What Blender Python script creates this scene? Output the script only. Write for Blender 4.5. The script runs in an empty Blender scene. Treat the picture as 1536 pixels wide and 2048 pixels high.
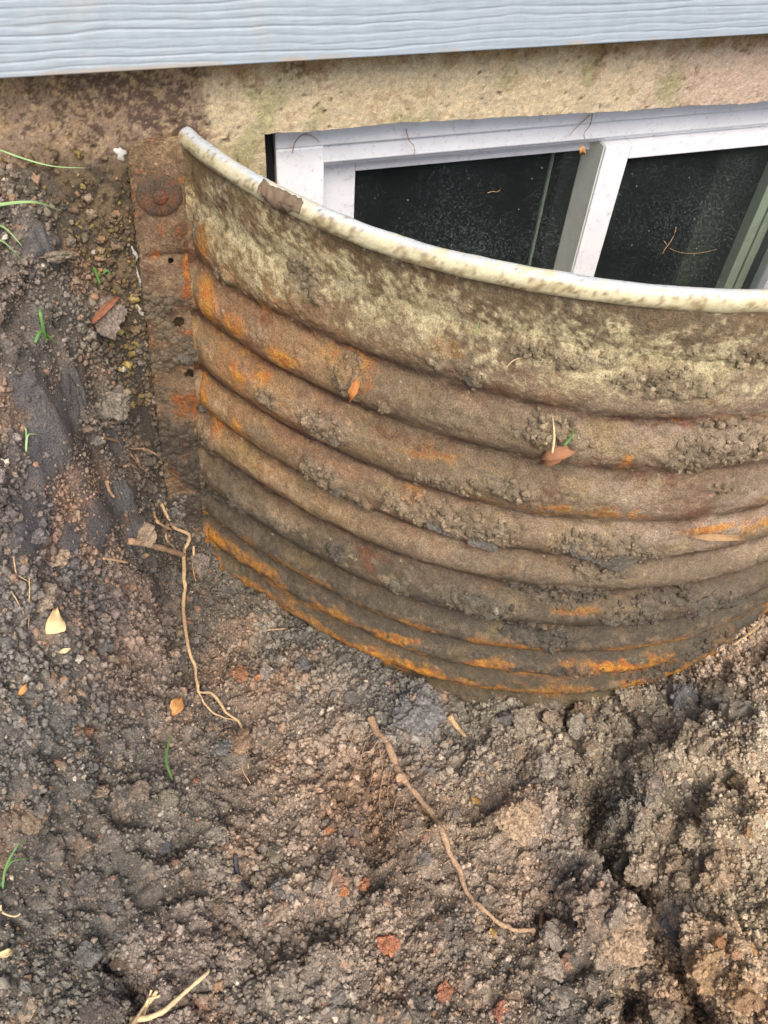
import bpy, math, random
import numpy as np
from mathutils import Matrix, Vector

random.seed(7)
RNG = np.random.default_rng(11)
scene = bpy.context.scene
COL = scene.collection

# ------------------------------------------------------------------ camera, world, sun, exposure
S = 0.78                      # metres per working unit (camera is 1 unit in front of the house wall)
G0 = 1.2                      # camera height above the bottom of the dig, in units
RC = np.array([[0.95385061, -0.1865199, 0.23532817],
               [-0.29465319, -0.73240188, 0.61381348],
               [0.05786637, -0.65482656, -0.75356066]])
FOC = 1636.38
PW, PH = 1536, 2048

def W(p):
    p = np.asarray(p, float)
    o = np.empty(p.shape)
    o[..., 0] = p[..., 0] * S
    o[..., 1] = (p[..., 1] - 1.0) * S
    o[..., 2] = (p[..., 2] + G0) * S
    return o

cam_d = bpy.data.cameras.new('camera')
cam = bpy.data.objects.new('camera', cam_d)
COL.objects.link(cam)
cam_d.sensor_fit = 'VERTICAL'
cam_d.sensor_height = 24.0
cam_d.lens = 24.0 * FOC / PH
cam_d.clip_start = 0.02
cam_d.clip_end = 400.0
M = Matrix.Identity(4)
for i in range(3):
    M[i][0] = RC[i, 0]
    M[i][1] = -RC[i, 1]
    M[i][2] = -RC[i, 2]
cp = W([0, 0, 0])
for i in range(3):
    M[i][3] = cp[i]
cam.matrix_world = M
scene.camera = cam

SUN_ELEV = math.radians(52)
SUN_AZ = math.radians(184)      # compass from +Y, clockwise: straight in front of the wall
world = bpy.data.worlds.new('World')
scene.world = world
world.use_nodes = True
wn = world.node_tree
sky = wn.nodes.new('ShaderNodeTexSky')
sky.sky_type = 'NISHITA'
sky.sun_disc = False
sky.sun_elevation = SUN_ELEV
sky.sun_rotation = SUN_AZ
sky.air_density = 1.0
sky.dust_density = 3.0
bg = wn.nodes['Background']
bg.inputs['Strength'].default_value = 0.15
wn.links.new(sky.outputs[0], bg.inputs['Color'])
sd = bpy.data.lights.new('sun', 'SUN')
sd.energy = 1.9
sd.angle = math.radians(36)
sd.color = (1.0, 0.95, 0.87)
sun = bpy.data.objects.new('sun', sd)
COL.objects.link(sun)
dirv = Vector((math.sin(SUN_AZ) * math.cos(SUN_ELEV), math.cos(SUN_AZ) * math.cos(SUN_ELEV), math.sin(SUN_ELEV)))
sun.rotation_euler = dirv.to_track_quat('Z', 'Y').to_euler()
sun.location = (0.5, -4, 6)
scene.view_settings.view_transform = 'Standard'
scene.view_settings.look = 'None'
scene.view_settings.gamma = 1.0
scene.view_settings.use_curve_mapping = False
scene.view_settings.exposure = 0.85
scene.cycles.max_bounces = 8

# ------------------------------------------------------------------ noise
def _h(ix, iy, iz, seed):
    with np.errstate(over='ignore'):
        h = (ix.astype(np.uint32) * np.uint32(374761393) + iy.astype(np.uint32) * np.uint32(668265263)
             + iz.astype(np.uint32) * np.uint32(2147483647) + np.uint32(seed * 974711 + 12345))
        h = (h ^ (h >> np.uint32(13))) * np.uint32(1274126177)
        h = (h ^ (h >> np.uint32(16))) * np.uint32(2246822519)
        return h ^ (h >> np.uint32(15))

def h01(ix, iy, iz, seed):
    return _h(ix, iy, iz, seed).astype(np.float32) * np.float32(1 / 4294967296.0)

def vnoise(x, y, z=None, seed=0):
    """smooth value noise, -1..1"""
    x = np.asarray(x, np.float32); y = np.asarray(y, np.float32)
    fx = np.floor(x); fy = np.floor(y)
    ix = fx.astype(np.int64); iy = fy.astype(np.int64)
    u = x - fx; v = y - fy
    u = u * u * u * (u * (u * 6 - 15) + 10); v = v * v * v * (v * (v * 6 - 15) + 10)
    if z is None:
        i0 = np.zeros_like(ix)
        a = h01(ix, iy, i0, seed); b = h01(ix + 1, iy, i0, seed)
        c = h01(ix, iy + 1, i0, seed); d = h01(ix + 1, iy + 1, i0, seed)
        return ((a + (b - a) * u) * (1 - v) + (c + (d - c) * u) * v) * 2 - 1
    z = np.asarray(z, np.float32)
    fz = np.floor(z); iz = fz.astype(np.int64); w = z - fz
    w = w * w * w * (w * (w * 6 - 15) + 10)
    r = []
    for k in (0, 1):
        a = h01(ix, iy, iz + k, seed); b = h01(ix + 1, iy, iz + k, seed)
        c = h01(ix, iy + 1, iz + k, seed); d = h01(ix + 1, iy + 1, iz + k, seed)
        r.append((a + (b - a) * u) * (1 - v) + (c + (d - c) * u) * v)
    return (r[0] + (r[1] - r[0]) * w) * 2 - 1

def fbm(x, y, z=None, f=1.0, o=4, g=0.5, seed=0):
    a = 1.0; s = 0; n = 0
    c, sn = math.cos(0.6), math.sin(0.6)
    for k in range(o):
        s = s + a * vnoise(x * f, y * f, None if z is None else z * f, seed + k * 17)
        n += a; a *= g; f *= 2.03
        x, y = x * c - y * sn, x * sn + y * c
    return s / n * 1.7

def worley(P, cell, seed, rmin=0.45, rmax=0.85, dens=1.0):
    """clod relief: height above the surface of balls of random radius scattered in space, and the id of the ball"""
    q = (P / cell).astype(np.float32)
    base = np.floor(q)
    best = np.zeros(len(P), np.float32); idv = np.zeros(len(P), np.float32)
    bi = base.astype(np.int64)
    for dx in (-1, 0, 1):
        for dy in (-1, 0, 1):
            for dz in (-1, 0, 1):
                ix = bi[:, 0] + dx; iy = bi[:, 1] + dy; iz = bi[:, 2] + dz
                r1 = h01(ix, iy, iz, seed); r2 = h01(ix, iy, iz, seed + 1); r3 = h01(ix, iy, iz, seed + 2); r4 = h01(ix, iy, iz, seed + 3)
                ddx = q[:, 0] - ix - r1; ddy = q[:, 1] - iy - r2; ddz = q[:, 2] - iz - r3
                rr = rmin + (rmax - rmin) * r4 * r4
                if dens < 1.0:
                    rr = np.where(h01(ix, iy, iz, seed + 4) < dens, rr, 0.001)
                hgt = np.sqrt(np.maximum(0, rr * rr - (ddx * ddx + ddy * ddy + ddz * ddz)))
                m = hgt > best
                best = np.where(m, hgt, best); idv = np.where(m, h01(ix, iy, iz, seed + 5), idv)
    return best * cell, idv

def sm(a, b, x):
    t = np.clip((x - a) / (b - a), 0, 1)
    return t * t * (3 - 2 * t)

def lin(*c):
    c = np.array(c, float) / 255.0
    return np.where(c <= 0.04045, c / 12.92, ((c + 0.055) / 1.055) ** 2.4)

def mixc(a, b, t):
    return a + (np.asarray(b) - a) * t[..., None]

# ------------------------------------------------------------------ object helpers
def tag(o, label=None, cat=None, group=None, kind=None):
    if label: o['label'] = label
    if cat: o['category'] = cat
    if group: o['group'] = group
    if kind: o['kind'] = kind
    return o

def empty(name, loc=(0, 0, 0)):
    o = bpy.data.objects.new(name, None)
    o.empty_display_size = 0.05
    o.location = loc
    COL.objects.link(o)
    return o

def mesh_np(name, V, F, mat, parent=None, col=None, smooth=True):
    """V (n,3) metres; F (m,k) index array or list of polygons"""
    me = bpy.data.meshes.new(name)
    if isinstance(F, np.ndarray):
        m, k = F.shape
        me.vertices.add(len(V)); me.vertices.foreach_set('co', np.ascontiguousarray(V, np.float32).ravel())
        me.loops.add(m * k); me.loops.foreach_set('vertex_index', np.ascontiguousarray(F, np.int32).ravel())
        me.polygons.add(m)
        me.polygons.foreach_set('loop_start', np.arange(0, m * k, k, dtype=np.int32))
        me.update(calc_edges=True)
    else:
        me.from_pydata([tuple(v) for v in V], [], F)
    me.polygons.foreach_set('use_smooth', np.full(len(me.polygons), smooth, bool))
    if col is not None:
        a = me.color_attributes.new('col', 'FLOAT_COLOR', 'POINT')
        c = np.ones((len(V), 4), np.float32); c[:, :3] = col
        a.data.foreach_set('color', c.ravel())
    me.materials.append(mat)
    me.update()
    o = bpy.data.objects.new(name, me)
    COL.objects.link(o)
    if parent is not None: o.parent = parent
    return o

def grid_faces(nu, nv):
    i = np.arange(nu - 1)[:, None] * nv + np.arange(nv - 1)[None, :]
    return np.stack([i, i + nv, i + nv + 1, i + 1], -1).reshape(-1, 4)

def grid_normals(P):
    du = np.gradient(P, axis=0); dv = np.gradient(P, axis=1)
    n = np.cross(du, dv)
    return n / np.maximum(np.linalg.norm(n, axis=-1, keepdims=True), 1e-12)

def box_vf(a, b, bev=0.0):
    (x0, y0, z0), (x1, y1, z1) = a, b
    V = [(x, y, z) for x in (x0, x1) for y in (y0, y1) for z in (z0, z1)]
    F = [(0, 1, 3, 2), (4, 6, 7, 5), (0, 4, 5, 1), (2, 3, 7, 6), (0, 2, 6, 4), (1, 5, 7, 3)]
    return V, F

def boxes(name, lst, mat, parent=None, bev=0.0015):
    """one mesh from several boxes given in working units, edges bevelled"""
    import bmesh
    bm = bmesh.new()
    for a, b in lst:
        V, F = box_vf(W(a), W(b))
        vs = [bm.verts.new(v) for v in V]
        for f in F: bm.faces.new([vs[i] for i in f])
    bmesh.ops.recalc_face_normals(bm, faces=bm.faces)
    if bev: bmesh.ops.bevel(bm, geom=list(bm.edges), offset=bev, segments=2, affect='EDGES', profile=0.5)
    me = bpy.data.meshes.new(name); bm.to_mesh(me); bm.free()
    me.materials.append(mat)
    o = bpy.data.objects.new(name, me); COL.objects.link(o)
    if parent is not None: o.parent = parent
    return o

def catmull(P, n=6):
    P = np.asarray(P, float); out = []
    for i in range(len(P) - 1):
        p0 = P[max(i - 1, 0)]; p1 = P[i]; p2 = P[i + 1]; p3 = P[min(i + 2, len(P) - 1)]
        for t in np.linspace(0, 1, n, endpoint=False):
            out.append(.5 * ((2 * p1) + (-p0 + p2) * t + (2 * p0 - 5 * p1 + 4 * p2 - p3) * t * t + (-p0 + 3 * p1 - 3 * p2 + p3) * t ** 3))
    out.append(P[-1])
    return np.array(out)

def tube_vf(P, rad, k=8, rough=0.0, seed=1, flat=1.0):
    """tube along P (n,3) metres with radii (n)"""
    P = np.asarray(P, float); n = len(P)
    T = np.gradient(P, axis=0); T /= np.maximum(np.linalg.norm(T, axis=1, keepdims=True), 1e-9)
    up = np.array([0.0, 0.0, 1.0])
    A = np.cross(T, up); l = np.linalg.norm(A, axis=1, keepdims=True)
    A = np.where(l < 1e-3, np.array([[1.0, 0, 0]]), A / np.maximum(l, 1e-6))
    B = np.cross(A, T)
    r = np.random.default_rng(seed)
    V = []
    for i in range(n):
        for j in range(k):
            a = 2 * math.pi * j / k
            rr = rad[i] * (1 + rough * (r.random() - 0.5) * 2)
            V.append(P[i] + rr * (math.cos(a) * A[i] + flat * math.sin(a) * B[i]))
    F = []
    for i in range(n - 1):
        for j in range(k):
            j2 = (j + 1) % k
            F.append((i * k + j, i * k + j2, (i + 1) * k + j2, (i + 1) * k + j))
    F.append(tuple(range(k))[::-1]); F.append(tuple((n - 1) * k + j for j in range(k)))
    return V, F

def join_vf(lst):
    V = []; F = []
    for v, f in lst:
        o = len(V); V += [tuple(q) for q in v]; F += [tuple(i + o for i in q) for q in f]
    return V, F

# ------------------------------------------------------------------ materials
def new_mat(name):
    m = bpy.data.materials.new(name); m.use_nodes = True
    return m, m.node_tree, m.node_tree.nodes['Principled BSDF']

def nd(nt, t, **kw):
    n = nt.nodes.new(t)
    for k, v in kw.items(): setattr(n, k, v)
    return n

def vcol_mat(name, rough=0.9, grain=260.0, gamt=0.35, bump=0.4, bscale=300.0, bdist=0.002, spec=0.3, inst=False, use_obj=False, metal=0.0, rough_var=0.0):
    m, nt, b = new_mat(name)
    at = nd(nt, 'ShaderNodeAttribute'); at.attribute_name = 'col'
    if inst:
        at.attribute_type = 'INSTANCER'; at.attribute_name = 'pcol'
    tc = nd(nt, 'ShaderNodeTexCoord')
    co = tc.outputs['Object']
    n1 = nd(nt, 'ShaderNodeTexNoise'); n1.inputs['Scale'].default_value = grain; n1.inputs['Detail'].default_value = 4; n1.inputs['Roughness'].default_value = 0.7
    nt.links.new(co, n1.inputs['Vector'])
    mr = nd(nt, 'ShaderNodeMapRange'); mr.inputs['From Min'].default_value = 0.36; mr.inputs['From Max'].default_value = 0.64
    mr.inputs['To Min'].default_value = 1 - gamt; mr.inputs['To Max'].default_value = 1 + gamt
    nt.links.new(n1.outputs['Fac'], mr.inputs['Value'])
    vm = nd(nt, 'ShaderNodeVectorMath', operation='SCALE')
    src = at.outputs['Color']
    if use_obj:
        oi = nd(nt, 'ShaderNodeObjectInfo'); mu = nd(nt, 'ShaderNodeVectorMath', operation='MULTIPLY')
        nt.links.new(at.outputs['Color'], mu.inputs[0]); nt.links.new(oi.outputs['Color'], mu.inputs[1]); src = mu.outputs[0]
    nt.links.new(src, vm.inputs[0]); nt.links.new(mr.outputs[0], vm.inputs['Scale'])
    nt.links.new(vm.outputs[0], b.inputs['Base Color'])
    n2 = nd(nt, 'ShaderNodeTexNoise'); n2.inputs['Scale'].default_value = bscale; n2.inputs['Detail'].default_value = 6; n2.inputs['Roughness'].default_value = 0.75
    nt.links.new(co, n2.inputs['Vector'])
    bp = nd(nt, 'ShaderNodeBump'); bp.inputs['Strength'].default_value = bump; bp.inputs['Distance'].default_value = bdist
    nt.links.new(n2.outputs['Fac'], bp.inputs['Height']); nt.links.new(bp.outputs[0], b.inputs['Normal'])
    b.inputs['Roughness'].default_value = rough
    if rough_var:
        m2 = nd(nt, 'ShaderNodeMapRange'); m2.inputs['From Min'].default_value = 0.3; m2.inputs['From Max'].default_value = 0.7
        m2.inputs['To Min'].default_value = rough - rough_var; m2.inputs['To Max'].default_value = min(1, rough + rough_var)
        nt.links.new(n2.outputs['Fac'], m2.inputs['Value']); nt.links.new(m2.outputs[0], b.inputs['Roughness'])
    b.inputs['Specular IOR Level'].default_value = spec
    b.inputs['Metallic'].default_value = metal
    return m

def plain_mat(name, c, rough=0.6, grain=120.0, gamt=0.2, spec=0.4, dirt=None, dirt_amt=0.0, dscale=30.0, bump=0.0):
    m, nt, b = new_mat(name)
    tc = nd(nt, 'ShaderNodeTexCoord')
    n1 = nd(nt, 'ShaderNodeTexNoise'); n1.inputs['Scale'].default_value = grain; n1.inputs['Detail'].default_value = 5
    nt.links.new(tc.outputs['Object'], n1.inputs['Vector'])
    cr = nd(nt, 'ShaderNodeValToRGB')
    c = np.asarray(c, float)
    cr.color_ramp.elements[0].position = 0.3; cr.color_ramp.elements[1].position = 0.7
    cr.color_ramp.elements[0].color = (*(c * (1 - gamt)), 1); cr.color_ramp.elements[1].color = (*np.minimum(c * (1 + gamt), 0.95), 1)
    nt.links.new(n1.outputs['Fac'], cr.inputs['Fac'])
    out = cr.outputs['Color']
    if dirt is not None:
        n2 = nd(nt, 'ShaderNodeTexNoise'); n2.inputs['Scale'].default_value = dscale; n2.inputs['Detail'].default_value = 10; n2.inputs['Roughness'].default_value = 0.72
        nt.links.new(tc.outputs['Object'], n2.inputs['Vector'])
        mr = nd(nt, 'ShaderNodeMapRange'); mr.inputs['From Min'].default_value = 0.62 - dirt_amt * 0.3; mr.inputs['From Max'].default_value = 0.78 - dirt_amt * 0.2
        mr.inputs['To Max'].default_value = min(1.0, 0.4 + dirt_amt)
        nt.links.new(n2.outputs['Fac'], mr.inputs['Value'])
        mx = nd(nt, 'ShaderNodeMix', data_type='RGBA')
        nt.links.new(mr.outputs[0], mx.inputs['Factor']); nt.links.new(out, mx.inputs['A']); mx.inputs['B'].default_value = (*dirt, 1)
        out = mx.outputs['Result']
    nt.links.new(out, b.inputs['Base Color'])
    if bump:
        bp = nd(nt, 'ShaderNodeBump'); bp.inputs['Strength'].default_value = bump; bp.inputs['Distance'].default_value = 0.001
        nt.links.new(n1.outputs['Fac'], bp.inputs['Height']); nt.links.new(bp.outputs[0], b.inputs['Normal'])
    b.inputs['Roughness'].default_value = rough; b.inputs['Specular IOR Level'].default_value = spec
    return m

MAT_SOIL = vcol_mat('soil', 0.93, 520, 0.45, 0.8, 480, 0.0035, 0.28)
MAT_CRUMB = vcol_mat('soil_crumb', 0.92, 1.8, 0.30, 0.7, 3.0, 0.0010, 0.28, inst=True)
MAT_CLOD = vcol_mat('soil_clod', 0.92, 9, 0.40, 0.8, 11, 0.0035, 0.28, use_obj=True)
MAT_WELL = vcol_mat('rusty_galvanised_steel', 0.78, 620, 0.42, 0.8, 560, 0.0035, 0.32, rough_var=0.15)
MAT_RIM = vcol_mat('weathered_rim_steel', 0.42, 500, 0.12, 0.25, 420, 0.0008, 0.5, rough_var=0.14)
MAT_CONC = vcol_mat('stained_concrete', 0.92, 620, 0.24, 0.6, 520, 0.002, 0.25)
MAT_SIDING = vcol_mat('blue_grey_siding_paint', 0.55, 60, 0.05, 0.12, 700, 0.0006, 0.4)
MAT_VINYL = plain_mat('white_vinyl', (0.80, 0.79, 0.80), 0.42, 40, 0.04, 0.45, dirt=(0.32, 0.26, 0.21), dirt_amt=0.24, dscale=150)
MAT_VINYL_DULL = plain_mat('dull_vinyl', (0.40, 0.42, 0.36), 0.5, 60, 0.06, 0.4, dirt=(0.25, 0.2, 0.16), dirt_amt=0.2, dscale=40)
MAT_VINYL_SIDE = plain_mat('beige_vinyl', (0.74, 0.74, 0.62), 0.5, 60, 0.05, 0.4, dirt=(0.3, 0.25, 0.2), dirt_amt=0.2, dscale=40)
MAT_BLACK = plain_mat('black_gap', (0.012, 0.012, 0.013), 0.6)
MAT_ROOM = plain_mat('dim_room', (0.085, 0.105, 0.098), 0.9)
MAT_ROOT = plain_mat('root_bark', lin(166, 136, 108), 0.85, 420, 0.45, 0.25, bump=0.5)
MAT_ROOT_PALE = plain_mat('pale_root', lin(186, 156, 118), 0.8, 420, 0.3, 0.25, bump=0.3)
MAT_TWIG = plain_mat('pale_twig', lin(205, 180, 138), 0.75, 300, 0.22, 0.3, bump=0.3)
MAT_STICK = plain_mat('dark_stick', lin(66, 66, 72), 0.7, 300, 0.3, 0.35)
MAT_GRASS = plain_mat('grass_green', lin(84, 126, 60), 0.5, 60, 0.25, 0.4)
MAT_GRASS_PALE = plain_mat('pale_grass', lin(140, 168, 110), 0.5, 60, 0.2, 0.4)
MAT_LEAF_PALE = plain_mat('pale_leaf', lin(214, 186, 138), 0.7, 90, 0.15, 0.3)
MAT_LEAF_TAN = plain_mat('tan_leaf', lin(190, 138, 84), 0.7, 90, 0.25, 0.3)
MAT_LEAF_BROWN = plain_mat('brown_leaf', lin(150, 104, 74), 0.75, 90, 0.2, 0.25)
MAT_CAULK = plain_mat('white_sealant', (0.50, 0.48, 0.43), 0.6, 200, 0.15, 0.3, dirt=(0.2, 0.16, 0.12), dirt_amt=0.4, dscale=70)
MAT_STONE = plain_mat('pale_stone', lin(196, 186, 168), 0.7, 200, 0.15, 0.35)

# ------------------------------------------------------------------ where things stand
def ray(p):
    return RC @ np.array([p[0] - PW / 2, p[1] - PH / 2, FOC])

def onwall(p, D=1.0):
    r = ray(p); return r * D / r[1]

def onz(p, z):
    r = ray(p); return r * z / r[2]

# the well: a circular arc in plan
WCX, WCY, WR = 0.7206, 1.1910, 0.6613
Z_RIM = -0.4505
S_END = 2 * 1.2868                                   # arc angle measured from the left end
A0 = math.atan2(0.985 - WCY, 0.085 - WCX)            # angle of the left end at the wall
A1 = math.pi * 3 - A0 - 2 * math.pi                  # mirrored
if A0 < 0: A0 += 2 * math.pi
A1 = 3 * math.pi - A0
if A1 < A0: A1 += 2 * math.pi
LARC = (A1 - A0) * WR

def plan(s):
    a = A0 + s / WR
    return WCX + WR * np.cos(a), WCY + WR * np.sin(a), np.cos(a), np.sin(a)

def onwell(p):
    """(s, z) of the well surface seen at a pixel"""
    r = ray(p)
    a = r[0] ** 2 + r[1] ** 2
    b = -2 * (r[0] * WCX + r[1] * WCY)
    c = WCX ** 2 + WCY ** 2 - WR ** 2
    t = (-b - math.sqrt(max(b * b - 4 * a * c, 0))) / (2 * a)
    q = r * t
    ang = math.atan2(q[1] - WCY, q[0] - WCX) % (2 * math.pi)
    return (ang - A0) * WR, q[2]

# ------------------------------------------------------------------ ground shape
CTRL = []
for px, py, k, v in [
    (0, 400, 'z', -.489), (0, 550, 'z', -.555), (0, 700, 'z', -.62), (0, 1000, 'z', -.74), (0, 1300, 'z', -.86), (0, 1500, 'z', -.93), (0, 1800, 'z', -1.0), (0, 2048, 'z', -1.05),
    (100, 450, 'y', .962), (100, 600, 'y', .915), (100, 800, 'y', .845), (100, 1000, 'y', .785), (190, 600, 'y', .985), (215, 680, 'y', .972), (150, 560, 'y', .955),
    (150, 700, 'y', .905), (200, 790, 'y', .90), (200, 900, 'y', .885), (265, 860, 'y', .965), (250, 960, 'y', .915), (300, 950, 'y', .975), (150, 1000, 'y', .82), (250, 1060, 'y', .87),
    (330, 1000, 'z', -1.07), (380, 1060, 'z', -1.14), (430, 1065, 'z', -1.19), (300, 1150, 'z', -1.09), (150, 1200, 'z', -.95), (250, 1300, 'z', -1.08), (400, 1200, 'z', -1.18),
    (550, 1250, 'z', -1.205), (500, 1400, 'z', -1.19), (700, 1350, 'z', -1.22), (800, 1330, 'z', -1.235), (950, 1392, 'z', -1.255), (1100, 1420, 'z', -1.258), (1250, 1410, 'z', -1.25),
    (1380, 1390, 'z', -1.23), (1450, 1340, 'z', -1.19), (1536, 1290, 'z', -1.15), (768, 1500, 'z', -1.215), (400, 1600, 'z', -1.14), (768, 1800, 'z', -1.17), (768, 2048, 'z', -1.15),
    (200, 1700, 'z', -1.06), (300, 2000, 'z', -1.085), (1100, 1700, 'z', -1.20), (1230, 1650, 'z', -1.225), (1300, 1800, 'z', -1.17), (1350, 1500, 'z', -1.20), (1450, 1500, 'z', -1.145),
    (1536, 1500, 'z', -1.11), (1480, 1700, 'z', -1.12), (1440, 1900, 'z', -1.11), (1150, 1980, 'z', -1.17), (1300, 2040, 'z', -1.16), (1536, 2048, 'z', -1.08)]:
    CTRL.append(onz((px, py), v) if k == 'z' else onwall((px, py), v))
for px, py in [(0, 335), (60, 340), (100, 345), (150, 400), (190, 470), (220, 560), (250, 640), (280, 750), (310, 850), (330, 965)]:
    CTRL.append(onwall((px, py), 1.0) + np.array([np.interp(py, [340, 345, 400, 470, 560, 660], [0, .006, .016, .022, .026, .030]), 0, 0]))
CTRL += [np.array(p) for p in [
    (.10, .93, -1.19), (.3, .8, -1.22), (.7, .8, -1.25), (1.1, .8, -1.2), (1.25, .72, -1.08), (1.4, .95, -.9), (1.45, .7, -.8), (1.7, .95, -.56), (1.8, .4, -.6), (1.4, .2, -.92), (1.6, -.4, -.62),
    (-.6, .97, -.45), (-.7, .5, -.62), (-.6, 0, -.85), (-1.2, .3, -.5), (-1.2, .95, -.44), (-1.0, -.7, -.62), (0, -.3, -1.1), (0.1, -.8, -.9), (.7, -.5, -1.0), (.7, -1.3, -.62), (0, -1.5, -.6), (2.4, .9, -.5), (2.5, -.5, -.52),
    (-2.5, .9, -.45), (-2.5, -1, -.5), (0, -3, -.55), (2, -3, -.55), (4, 0, -.5), (-4, 0, -.5), (0, -8, -.6), (8, -2, -.55), (-8, -2, -.55), (8, -8, -.6), (-8, -8, -.6)]]
CTRL = np.array(CTRL)
_d = np.linalg.norm(CTRL[:, None, :2] - CTRL[None, :, :2], axis=-1)
_n = len(CTRL)
_A = np.zeros((_n + 3, _n + 3)); _A[:_n, :_n] = _d - np.eye(_n) * 0.004
_A[:_n, _n] = 1; _A[:_n, _n + 1:] = CTRL[:, :2]; _A[_n:, :_n] = _A[:_n, _n:].T
_b = np.zeros(_n + 3); _b[:_n] = CTRL[:, 2]
RBF = np.linalg.solve(_A, _b)

def Hbase(x, y):
    sh = x.shape
    x = x.ravel(); y = y.ravel()
    z = RBF[_n] + RBF[_n + 1] * x + RBF[_n + 2] * y
    for i in range(_n):
        z = z + RBF[i] * np.hypot(x - CTRL[i, 0], y - CTRL[i, 1])
    return z.reshape(sh)

def hz_at(x, y):
    return float(Hbase(np.array([x]), np.array([y]))[0])

def onsoil(p):
    """first point on the bare ground shape along the line of sight"""
    r = ray(p); r = r / np.linalg.norm(r)
    t = np.linspace(0.5, 2.6, 1200)
    q = t[:, None] * r
    h = Hbase(q[:, 0], q[:, 1])
    k = np.where((q[:, 2] < h) | (q[:, 1] > 0.995))[0]
    return q[k[0]] if len(k) else q[-1]

# soil colours with hollow shade included, judged at spots on the photographed dig
SOILC = []
for px, py, c in [
    (60, 430, (92, 80, 68)), (60, 650, (108, 92, 82)), (100, 480, (128, 112, 96)), (40, 560, (128, 110, 98)), (200, 420, (66, 58, 48)), (60, 380, (82, 72, 60)), (190, 600, (52, 46, 44)), (150, 800, (90, 84, 82)), (60, 950, (94, 88, 90)), (100, 1080, (86, 80, 88)),
    (250, 900, (58, 52, 54)), (250, 1020, (96, 88, 82)), (60, 1250, (92, 84, 80)), (200, 1230, (100, 84, 76)), (300, 1180, (118, 92, 80)), (400, 1150, (82, 76, 68)), (250, 1290, (122, 94, 78)),
    (500, 1230, (98, 88, 76)), (600, 1280, (76, 73, 68)), (720, 1290, (84, 80, 74)), (450, 1350, (124, 98, 78)), (340, 1330, (88, 80, 74)), (620, 1420, (106, 92, 80)), (600, 1550, (126, 102, 84)), (830, 1430, (96, 93, 92)),
    (740, 1600, (104, 78, 58)), (200, 1500, (98, 90, 82)), (100, 1450, (92, 88, 84)), (200, 1800, (96, 88, 82)), (100, 1950, (90, 84, 76)), (400, 1700, (102, 92, 82)), (600, 1780, (116, 98, 84)), (350, 1900, (104, 88, 80)),
    (600, 2000, (100, 88, 78)), (850, 1920, (124, 102, 86)), (1000, 1500, (112, 98, 84)), (920, 1620, (124, 104, 86)), (1050, 1640, (158, 130, 108)), (1300, 1500, (132, 116, 96)), (1450, 1620, (144, 122, 96)), (1200, 1440, (118, 104, 86)),
    (1450, 1400, (122, 112, 98)), (1230, 1640, (86, 78, 68)), (1200, 1800, (110, 98, 92)), (1200, 1890, (146, 118, 92)), (1430, 1930, (150, 118, 86)), (1150, 2000, (92, 82, 72)), (1300, 1980, (112, 96, 80)), (1520, 1330, (140, 114, 92)),
    (1520, 2020, (140, 112, 82)), (1050, 1750, (126, 108, 94)), (768, 2040, (98, 86, 76)), (950, 1400, (96, 88, 76)), (1500, 1780, (124, 108, 86))]:
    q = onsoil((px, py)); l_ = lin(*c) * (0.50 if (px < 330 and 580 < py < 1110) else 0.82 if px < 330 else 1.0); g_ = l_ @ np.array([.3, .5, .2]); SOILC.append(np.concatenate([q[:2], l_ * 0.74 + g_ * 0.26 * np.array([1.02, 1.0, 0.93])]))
SOILC = np.array(SOILC)
SOIL_GAIN = 2.15

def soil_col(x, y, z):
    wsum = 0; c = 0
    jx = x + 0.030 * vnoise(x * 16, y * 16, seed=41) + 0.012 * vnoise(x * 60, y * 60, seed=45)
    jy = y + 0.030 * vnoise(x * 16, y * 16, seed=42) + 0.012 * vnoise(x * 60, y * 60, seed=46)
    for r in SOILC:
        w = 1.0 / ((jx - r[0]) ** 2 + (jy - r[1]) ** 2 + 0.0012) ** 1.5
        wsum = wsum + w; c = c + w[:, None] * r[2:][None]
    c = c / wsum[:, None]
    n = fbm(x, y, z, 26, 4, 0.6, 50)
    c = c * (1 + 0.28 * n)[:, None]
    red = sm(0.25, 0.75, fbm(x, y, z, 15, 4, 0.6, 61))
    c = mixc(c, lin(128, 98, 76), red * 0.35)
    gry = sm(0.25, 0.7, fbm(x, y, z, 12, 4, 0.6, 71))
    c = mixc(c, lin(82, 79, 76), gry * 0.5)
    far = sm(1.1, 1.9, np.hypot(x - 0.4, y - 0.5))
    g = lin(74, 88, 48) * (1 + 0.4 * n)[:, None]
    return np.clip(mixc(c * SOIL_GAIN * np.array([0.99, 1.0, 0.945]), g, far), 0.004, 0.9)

def lines(a, b, fine, grow=1.22):
    """sheet coordinates: even in [a, b], ever wider out to the horizon"""
    mid = list(np.arange(a, b + 1e-9, fine)); lo = []; hi = []
    s = fine; p = a
    while p > -60: s *= grow; p -= s; lo.append(p)
    s = fine; p = mid[-1]
    while p < 60: s *= grow; p += s; hi.append(p)
    return lo[::-1] + mid + hi

FINE = 0.0024
gx = np.array(lines(-0.36, 1.22, FINE))
gx = np.array(sorted(list(gx[(gx < -0.086) | (gx > 0.004)]) + list(np.arange(-0.0855, 0.0035, 0.0010))))
gy = np.array([v for v in lines(-0.14, 1.0, FINE) if v < 0.9985] + [0.9995])
GX, GY = np.meshgrid(gx, gy, indexing='ij')
GZ = Hbase(GX, GY)
GP = np.stack([GX, GY, GZ], -1)
GN = grid_normals(GP)
flat = GP.reshape(-1, 3)
near = (flat[:, 0] > -0.45) & (flat[:, 0] < 1.3) & (flat[:, 1] > -0.2)
P = flat[near]

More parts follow.
